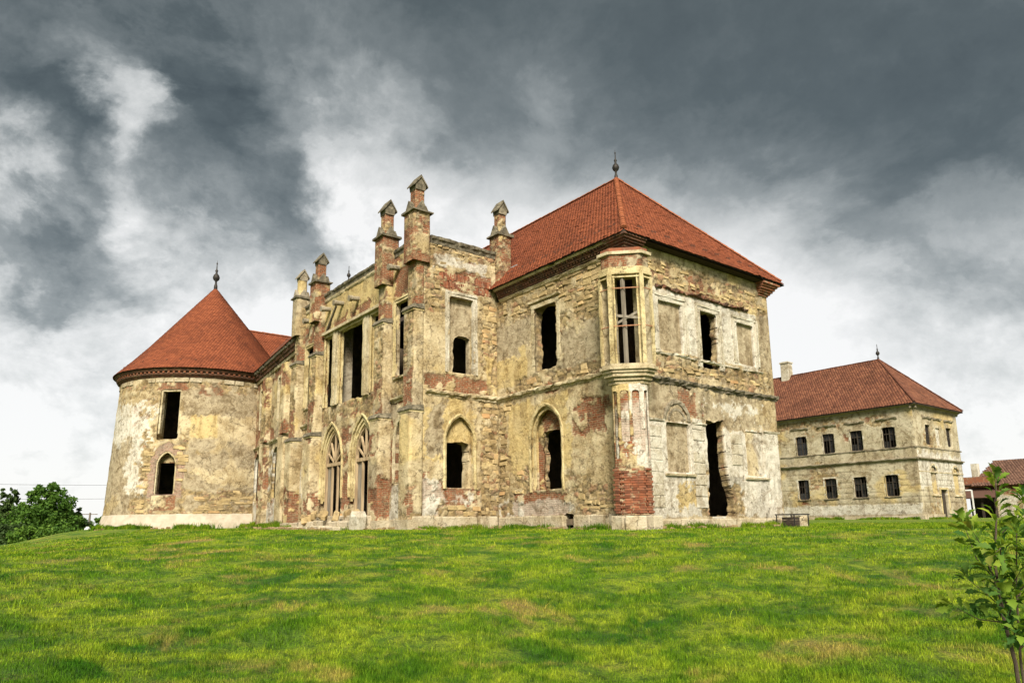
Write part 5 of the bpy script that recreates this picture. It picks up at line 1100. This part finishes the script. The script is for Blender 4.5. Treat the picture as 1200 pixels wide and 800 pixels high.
ridge_tiles((x1, y0_, ez+.08), (ax_, ry, rz+.04), aro, L=.42, w=.2, me=RIDGE2); ridge_tiles((x1, y1_, ez+.08), (ax_, ry, rz+.04), aro, L=.42, w=.2, me=RIDGE2); ridge_tiles((ax_, ry, rz+.02), (-24.5, ry, rz+.02), aro, 'ridge_tile', L=.42, w=.2, me=RIDGE2)
finial(aro, (ax_, ry, rz+.05), 1.0)
mb = MB(); mb.box((-21.75, ry-.5, 13.4), (-20.95, ry+.3, 15.65), .01).box((-21.82, ry-.57, 15.65), (-20.88, ry+.37, 15.78), .01).box((-21.7, ry-.45, 15.78), (-21.0, ry+.25, 15.84)); mb.build('chimney', M['whitetrim'], ann)

# ------------------------------------------------------------------ low farm range behind
fm = thing('farm_range', (-8, 68, 0), 'low brown roofed brick farm range with open shed behind the oak sapling', 'building')
fmp = plane_map('Y', 66., -1)
wall('wall', fmp, -11.2, 8, -.1, 3.6, .12, make_field([('B', -12, 2.6, 9, 3.6, .4), ('W', -11, .2, 8, 2.4, .5)], 301, tS=.4, tB=.2), fm, [(rect(-7.6, -6.4, 0, 2.0), .3)])
MB().box((-14.3, 68.8, -.2), (8, 69.1, 4.4)).build('back_wall', M['brickdark'], fm); MB().box((-14.4, 66.2, 3.4), (-11.2, 66.6, 4.5), .02).build('brick_gable', M['brick'], fm)
for x in (-14.2, -12.3, -11.1): MB().box((x-.09, 65.5, -.1), (x+.09, 65.7, 2.5)).build('shed_post', M['wooddark'], fm)
r1 = quad_obj('roof', [(-13.1, 65.7, 3.55), (9, 65.7, 3.55), (9, 70.5, 6.25), (-12.3, 70.5, 6.25)], M['oldtile'], fm, .12)
n_ = np.array([0, 4.8, 2.7]); L_ = np.linalg.norm(n_); n_ /= L_
tiles_plane('roof_tiles', (-13.3, 65.6, 3.53), (1, 0, 0), n_, lambda u, w: (u < 22) & (u > .15*w), 22, L_, r1, .26, .26, 21, M['browntile'])
r2 = quad_obj('lean_to_roof', [(-14.6, 65.0, 2.35), (-10.9, 65.0, 2.35), (-10.9, 66.3, 3.45), (-14.6, 66.3, 3.45)], M['browntile'], fm, .1)
r3 = quad_obj('lean_to_roof', [(-14.9, 66.0, 3.7), (-11.6, 66.0, 3.7), (-11.6, 67.2, 4.6), (-14.9, 67.2, 4.6)], M['browntile'], fm, .1)
MB().box((-13.55, 67.3, 4.2), (-12.95, 67.9, 5.95), .01).build('chimney', M['whitetrim'], fm)
MB().box((-14.4, 68.4, 0), (-11.2, 68.6, 3.2)).build('shed_back', M['wooddark'], fm)
gf = MB(); P0 = Vector((-8.75, 51.3, .1)); P1 = Vector((-8.12, 51.55, .1)); T_ = Vector((-.02, .0, 2.55))
gf.bar(P1, P1+T_, .10); gf.bar(P0, P0+T_, .10); gf.bar(P0+T_, P1+T_, .10); gf.bar(P0+Vector((0, 0, .08)), P1+Vector((0, 0, .08)), .08); go_ = gf.build('door_frame', M['white'])
tag(go_, 'white empty door frame standing beside the outbuilding corner', 'frame')

# ------------------------------------------------------------------ rack with crate by the pavilion corner
rk = thing('metal_rack', (.75, 8.35, -.02), 'rusty black metal rack at the far corner of the pavilion', 'rack')
for x, y in ((.35, 7.85), (1.0, 8.05), (.45, 8.75), (1.1, 8.9)): MB().bar((x, y, -.1), (x, y, .5), .035).build('leg', M['iron'], rk)
mb = MB()
for a, b in (((.33, 7.8), (1.02, 8.03)), ((1.0, 8.03), (1.12, 8.95)), ((1.12, 8.92), (.43, 8.75)), ((.43, 8.77), (.33, 7.8))): mb.bar((*a, .49), (*b, .49), .045)
mb.build('top_frame', M['iron'], rk)
ck = MB()
for i in range(4): ck.box((.5, 7.98, -.03+i*.105), (.98, 8.45, .065+i*.105), .008)
ck = ck.build('crate', M['wooddark']); tag(ck, 'dark slatted wooden crate under the metal rack', 'crate')
sb = bpy.data.objects.new('stone_block', stone_mesh('stone_block', 88, .1, .06)); sb.data.materials.append(M['plinth']); sb.location = (1.02, 8.66, .17); sb.scale = (.32, .3, .5); sb.rotation_euler = (0, 0, .5); COL.objects.link(sb); tag(sb, 'small pale stone block beside the crate under the rack', 'stone')

# ------------------------------------------------------------------ foliage
def mat_leaf(name, c1, c2, c3, tr=.35):
    m, g = new_mat(name); oi = g.nd('ShaderNodeObjectInfo').outputs['Random']; pos = g.nd('ShaderNodeNewGeometry').outputs['Position']
    a = g.nd('ShaderNodeAttribute', {'attribute_name': 'rnd'}).outputs['Fac']
    f = g.math('FRACT', g.math('ADD', g.math('ADD', oi, a), g.math('MULTIPLY', g.noise(pos, 9., 2), .3)))
    c = g.ramp(f, [(0., c1), (.5, c2), (1., c3)])
    b = g.nd('ShaderNodeBsdfPrincipled', None, Base_Color=c, Roughness=.7); b.inputs['Specular IOR Level'].default_value = .15
    t = g.nd('ShaderNodeBsdfTranslucent', None, Color=g.mix(1., c, (1.2, 1.3, .6), 'MULTIPLY')); x = g.nd('ShaderNodeMixShader', None, i0=tr)
    g.t.links.new(b.outputs[0], x.inputs[1]); g.t.links.new(t.outputs[0], x.inputs[2]); o = g.nd('ShaderNodeOutputMaterial'); g.t.links.new(x.outputs[0], o.inputs[0]); return m
M['leaf'] = mat_leaf('tree_leaves', (.035, .085, .013), (.075, .15, .022), (.13, .22, .032)); M['leafdark'] = mat_leaf('dark_leaves', (.024, .045, .013), (.042, .075, .02), (.07, .11, .026), .25)
M['bark'] = mat_simple('bark', (.10, .075, .05), (.05, .038, .027), 9., .95, .6, .02)
M['oak'] = mat_leaf('oak_leaves', (.075, .145, .016), (.15, .23, .024), (.25, .30, .036)); M['oakyoung'] = mat_leaf('young_oak_leaves', (.20, .22, .035), (.15, .23, .035), (.25, .20, .045))
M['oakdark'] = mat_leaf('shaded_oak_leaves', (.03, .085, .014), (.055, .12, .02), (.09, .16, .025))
def tree(name, label, base, blobs, mat, n, seed, leaf=.32, cat='tree', group='trees left of the castle', trunk=.16):
    rg = np.random.default_rng(seed); t = thing(name, base, label, cat, group); bx, by, bz = base
    tops = np.array([[bx+b[0], by+b[1], bz+b[2]] for b in blobs]); rad = np.array([b[3] for b in blobs])
    mb = MB(); hz = min(tp[2] for tp in tops); fork = Vector((bx, by, bz+(hz-bz)*.55)); mb.tube([(bx, by, bz-.3), (bx+.1, by, (bz+fork.z)/2), fork], [trunk, trunk*.85, trunk*.7], 8)
    for tp in tops: q = Vector(tuple(tp)); mid = fork.lerp(q, .5)+Vector(tuple(rg.normal(0, .2, 3))); mb.tube([fork, mid, q], [trunk*.6, trunk*.35, trunk*.1], 6)
    mb.build('trunk', M['bark'], t)
    w = rad**2; k = rg.choice(len(blobs), n, p=w/w.sum()); d = rg.normal(0, 1, (n, 3)); d /= np.linalg.norm(d, axis=1)[:, None]
    # leaves gather into clumps so gaps stay open
    ncl = max(12, n//34); ck_ = rg.choice(len(blobs), ncl, p=w/w.sum()); cd = rg.normal(0, 1, (ncl, 3)); cd /= np.linalg.norm(cd, axis=1)[:, None]
    cc = tops[ck_]+cd*(rad[ck_]*rg.uniform(.35, 1.08, ncl)**.7)[:, None]*np.array([1, 1, .85]); cs = rad[ck_]*rg.uniform(.14, .34, ncl)
    i = rg.integers(0, ncl, n); P = cc[i]+d*(cs[i]*rg.random(n)**.5)[:, None]
    a = rg.normal(0, 1, (n, 3)); a /= np.linalg.norm(a, axis=1)[:, None]; b = np.cross(a, rg.normal(0, 1, (n, 3))); b /= np.linalg.norm(b, axis=1)[:, None]; s = leaf*rg.uniform(.5, 1.2, n)
    a *= s[:, None]*.5; b *= s[:, None]*.32; V = np.stack([P-a, P+b, P+a, P-b], 1).reshape(-1, 3); Q = np.arange(4*n).reshape(-1, 4)
    me = np_mesh('crown', V, Q); r = np.repeat((rg.random(ncl)[i]*.6+rg.random(n)*.4), 4); vcol(me, 'rnd', np.stack([r]*4, -1)); mobj('crown', me, mat, t)
    return t
gz = -3.0
tree('broadleaf_tree', 'tallest bright green tree left of the round tower', (-58, -11.9, gz), [(0, 0, 4.6, 2.0), (.3, 1.0, 5.4, 1.5), (0, .4, 6.7, 1.0), (0, -.6, 3.4, 2.2), (.5, 1.9, 3.3, 1.8), (0, -.4, 6.2, .9)], M['leaf'], 15000, 1, .30)
tree('broadleaf_tree', 'thin dark tree standing left of the tall green tree', (-60, -14.2, gz), [(0, 0, 6.6, .75), (0, -.7, 5.6, .8), (0, .5, 5.6, .8), (0, 0, 4.4, 1.2), (0, -1.1, 4.6, .8)], M['leafdark'], 4500, 2, .28)
tree('broadleaf_tree', 'small rounded tree between the tall tree and the pole', (-58, -9.4, gz), [(0, 0, 3.4, 1.3), (0, -.6, 2.6, 1.3), (0, .1, 4.7, .5), (0, .7, 2.6, 1.0), (0, .3, 5.0, .35)], M['leafdark'], 5500, 3, .28)
tree('hedge_shrub', 'leafy shrub beside the foot of the round tower', (-58, -7.6, gz), [(0, 0, 3.1, 1.0), (0, .8, 3.5, 1.0), (0, -.9, 2.9, .9), (0, .3, 4.1, .5)], M['leaf'], 5000, 4, .28, 'shrub', 'shrubs left of the castle', .1)
tree('hedge_shrub', 'dense dark shrub at the left edge under the tiled roof', (-54, -15.0, gz), [(0, -1.5, 2.7, 1.4), (0, 0, 2.6, 1.4), (0, 1.5, 2.5, 1.4), (0, .6, 3.2, 1.0), (0, -2.8, 2.6, 1.4), (.5, 2.6, 2.1, 1.2)], M['leafdark'], 9000, 5, .26, 'shrub', 'shrubs left of the castle', .1)
tree('hedge_shrub', 'broad green shrub in front of the tall tree', (-53, -12.2, gz), [(0, -1.2, 2.6, 1.2), (0, .2, 2.7, 1.3), (0, 1.6, 2.5, 1.2), (0, 2.8, 2.3, 1.0)], M['leaf'], 7500, 6, .26, 'shrub', 'shrubs left of the castle', .1)
tree('hedge_shrub', 'low shrub mass behind the utility pole', (-66, -9.5, gz), [(0, -1.5, 2.6, 1.5), (0, .3, 2.8, 1.4), (0, 2.0, 2.9, 1.4)], M['leafdark'], 5000, 7, .3, 'shrub', 'shrubs left of the castle', .1)
tree('broadleaf_tree', 'small dark tree top above the farm roof', (-9.0, 78, 0), [(0, 0, 6.6, 1.0), (.8, 0, 6.3, .9)], M['leafdark'], 1500, 8, .3, 'tree', 'trees behind the farm')
po = thing('utility_pole', (-60, -8.0, -2.9), 'thin utility pole with crossarm between tree and tower', 'pole'); mb = MB(); mb.tube([(-60, -8.0, -3), (-60, -8.0, 1.9)], [.11, .08], 7); mb.build('pole', M['woodgrey'], po); mb = MB(); mb.bar((-60.1, -8.6, 1.75), (-59.9, -7.4, 1.75), .07); mb.build('crossarm', M['woodgrey'], po)
for lb, z0, z1 in (('upper overhead wire crossing the pale sky left of the tower', 4.80, 4.50), ('lower overhead wire crossing behind the tall green tree', 3.45, 3.25)):
    mb = MB(); mb.tube([(-62+.2*t, -30+26*t/10, z0+(z1-z0)*t/10-.25*math.sin(math.pi*t/10)) for t in range(11)], .012, 4); tag(mb.build('overhead_wire', M['iron']), lb, 'wire', 'overhead wires')
hs = thing('tiled_house', (-66, -16.5, -3), 'red tiled roof of a house at the left edge behind shrubs', 'house'); MB().box((-69, -20, -3), (-64, -13.6, .9)).build('wall', M['whitetrim'], hs)
MB().prism([(-63.4, -20.4, 1.0), (-69.6, -20.4, 1.0), (-66.5, -20.4, 2.6)], (0, 7.2, 0)).build('roof', M['oldtile'], hs)
wb = MB(); wb.lathe((-50.5, -9.35, -.35), [(0, 0), (.22, 0), (.24, .2), (.24, .75), (.18, .85), (.12, .87), (.12, .93), (0, .93)], 12); tag(wb.build('white_canister', M['white'], None, True), 'small white plastic canister on the crest of the lawn', 'canister')

# ------------------------------------------------------------------ oak sapling in the foreground
def oak_leaf(seed):
    rg = random.Random(seed); n = 8; V = []; F = []
    for i in range(n+1):
        t = i/n; env = math.sin(math.pi*min(1, t*.92+.06))**.75*(.6+.6*t); lob = (.72 if i % 2 else 1.15)*rg.uniform(.9, 1.1); w = .23*env*lob
        if i == 0: w = .02
        if i == n: w = .015
        z = .16*math.sin(t*2.6)-.22*t*t; V += [(t, -w, z+.35*w), (t, 0, z), (t, w, z+.35*w)]
    for i in range(n): b = i*3; F += [(b, b+3, b+4, b+1), (b+1, b+4, b+5, b+2)]
    V += [(-.14, -.012, -.0), (-.14, .012, 0)]; F.append((len(V)-2, 0, 2, len(V)-1))
    me = bpy.data.meshes.new('leaf'); me.from_pydata(V, [], F); me.polygons.foreach_set('use_smooth', np.ones(len(me.polygons), bool)); return me
LEAF = {}
for mt in ('oak', 'oakyoung', 'oakdark'):
    LEAF[mt] = []
    for k in range(3): me = oak_leaf(k); me.materials.append(M[mt]); LEAF[mt].append(me)
OB = Vector((15.29, -13.93, -.60))+Vector((.615, .788, 0))*.045; rt = Vector((.615, .788, 0)); fw = Vector((-.788, .615, 0))
sp = thing('oak_sapling', tuple(OB+Vector((0, 0, -.82))), 'young oak sapling with lobed green leaves at the right edge of the lawn', 'sapling')
def loc3(dx, dz, dy=0.): return OB+rt*dx+Vector((0, 0, dz))+fw*dy
BR = [[(0, -.85, 0), (-.01, .1, 0), (-.03, .35, .02), (-.02, .6, .04), (.03, .85, .05), (.05, 1.02, .05)], [(-.03, .36, 0), (-.10, .55, -.05), (-.16, .70, -.08), (-.20, .76, -.1)], [(-.03, .28, 0), (-.07, .40, -.12), (-.11, .44, -.16)],
      [(-.03, .48, 0), (-.09, .62, .08), (-.12, .80, .1)], [(0, .45, 0), (.09, .62, -.05), (.13, .92, -.04)], [(0, .2, 0), (.10, .32, -.1), (.20, .46, -.12)], [(.085, -.85, .1), (.085, .1, .1), (.10, .45, .08), (.13, .75, .06)],
      [(-.02, .55, 0), (-.10, .68, -.14), (-.17, .66, -.2)], [(.0, .6, 0), (.08, .75, .1), (.18, .82, .12)], [(-.02, .3, 0), (-.08, .3, .14), (-.17, .36, .2)], [(.09, .3, .1), (.02, .42, .2), (-.04, .5, .26)], [(.1, .4, .08), (.2, .6, .1), (.27, .7, .1)], [(0, .22, 0), (.05, .32, -.15), (.06, .44, -.22)], [(.085, .15, .1), (.15, .28, .0), (.20, .30, -.1)], [(-.02, .4, 0), (.03, .52, -.14), (.05, .66, -.2)], [(-.01, .2, 0), (-.06, .27, -.1), (-.10, .27, -.18)]]
rg = random.Random(12); TR = None
for bi, b in enumerate(BR):
    pts = [loc3(*p) for p in b]; r0 = .012 if bi == 0 else (.009 if bi == 6 else .0045); mb = MB(); mb.tube(pts, [r0*(1-.75*i/(len(pts)-1)) for i in range(len(pts))], 7); bo_ = mb.build('trunk' if bi in (0, 6) else 'branch', M['bark'], sp)
    def leaf_at(p, d, size, mt):
        o = bpy.data.objects.new('leaf', rg.choice(LEAF[mt])); d = d.normalized(); q = d.to_track_quat('X', 'Z'); o.rotation_mode = 'QUATERNION'
        o.rotation_quaternion = q @ Matrix.Rotation(rg.gauss(0, .6), 3, 'X').to_quaternion(); o.location = p+d*.02; o.scale = (size, size*rg.uniform(.85, 1.15), size); put(o, sp)
    tot = sum((pts[i+1]-pts[i]).length for i in range(len(pts)-1))
    for i in range(len(pts)-1):
        a, c = pts[i], pts[i+1]; L = (c-a).length; ax = (c-a).normalized(); k = int(L/.0155)
        for j in range(k):
            p = a.lerp(c, (j+.5)/k)
            if p.z < OB.z+(.12 if bi else .25): continue
            ph = rg.random()*6.283; s = ax.cross(Vector((.3, .2, .9))).normalized(); d = s*math.cos(ph)+ax.cross(s)*math.sin(ph)+ax*.7+Vector((0, 0, .1)); hgt = (p.z-OB.z)
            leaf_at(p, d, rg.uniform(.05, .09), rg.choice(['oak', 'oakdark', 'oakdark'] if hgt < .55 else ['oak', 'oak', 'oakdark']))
    ax = (pts[-1]-pts[-2]).normalized(); s = ax.cross(Vector((.3, .2, .9))).normalized()
    for j in range(7):
        ph = j*2.4; d = (s*math.cos(ph)+ax.cross(s)*math.sin(ph))*(.9-.1*j)+ax*(.4+.13*j); leaf_at(pts[-1], d, rg.uniform(.06, .095), 'oakyoung' if j > 4 and bi in (0, 1, 3, 7, 10) else rg.choice(['oak', 'oak', 'oakdark']))

# ------------------------------------------------------------------ fallen rubble at the wall foot
rg = random.Random(77); mb = MB()
def litter(a, b, n, lo=.15, hi=.7, sz=(.04, .13)):
    for _ in range(n):
        t = rg.random(); o = lo+rg.expovariate(4)*hi; dx, dy = b[0]-a[0], b[1]-a[1]; L = math.hypot(dx, dy); x = a[0]+dx*t+dy/L*o; y = a[1]+dy*t-dx/L*o
        z = float(ground_h(np.array([x]), np.array([y]))[0]); s = rg.uniform(*sz); mb.box((x-s, y-s*.7, z-.05), (x+s, y+s*.7, z+s*.75), s*.35)
litter((-7.4, -.1), (-.8, -.1), 40); litter((0, .8), (0, 9), 55); litter((-7.7, -4.3), (-7.7, 0), 25); litter((-10.6, -4.4), (-8, -4.4), 20); litter((-30, -3), (-21, -4), 50, .2, .9); litter((-20, -5.8), (-11, -5.8), 45, .1, .7, (.05, .16)); litter((-34.5, -10.9), (-31, -6.3), 25, .2)
tag(mb.build('rubble', M['rubble']), 'small fallen stones scattered along the foot of the castle walls', 'rubble', kind='stuff')
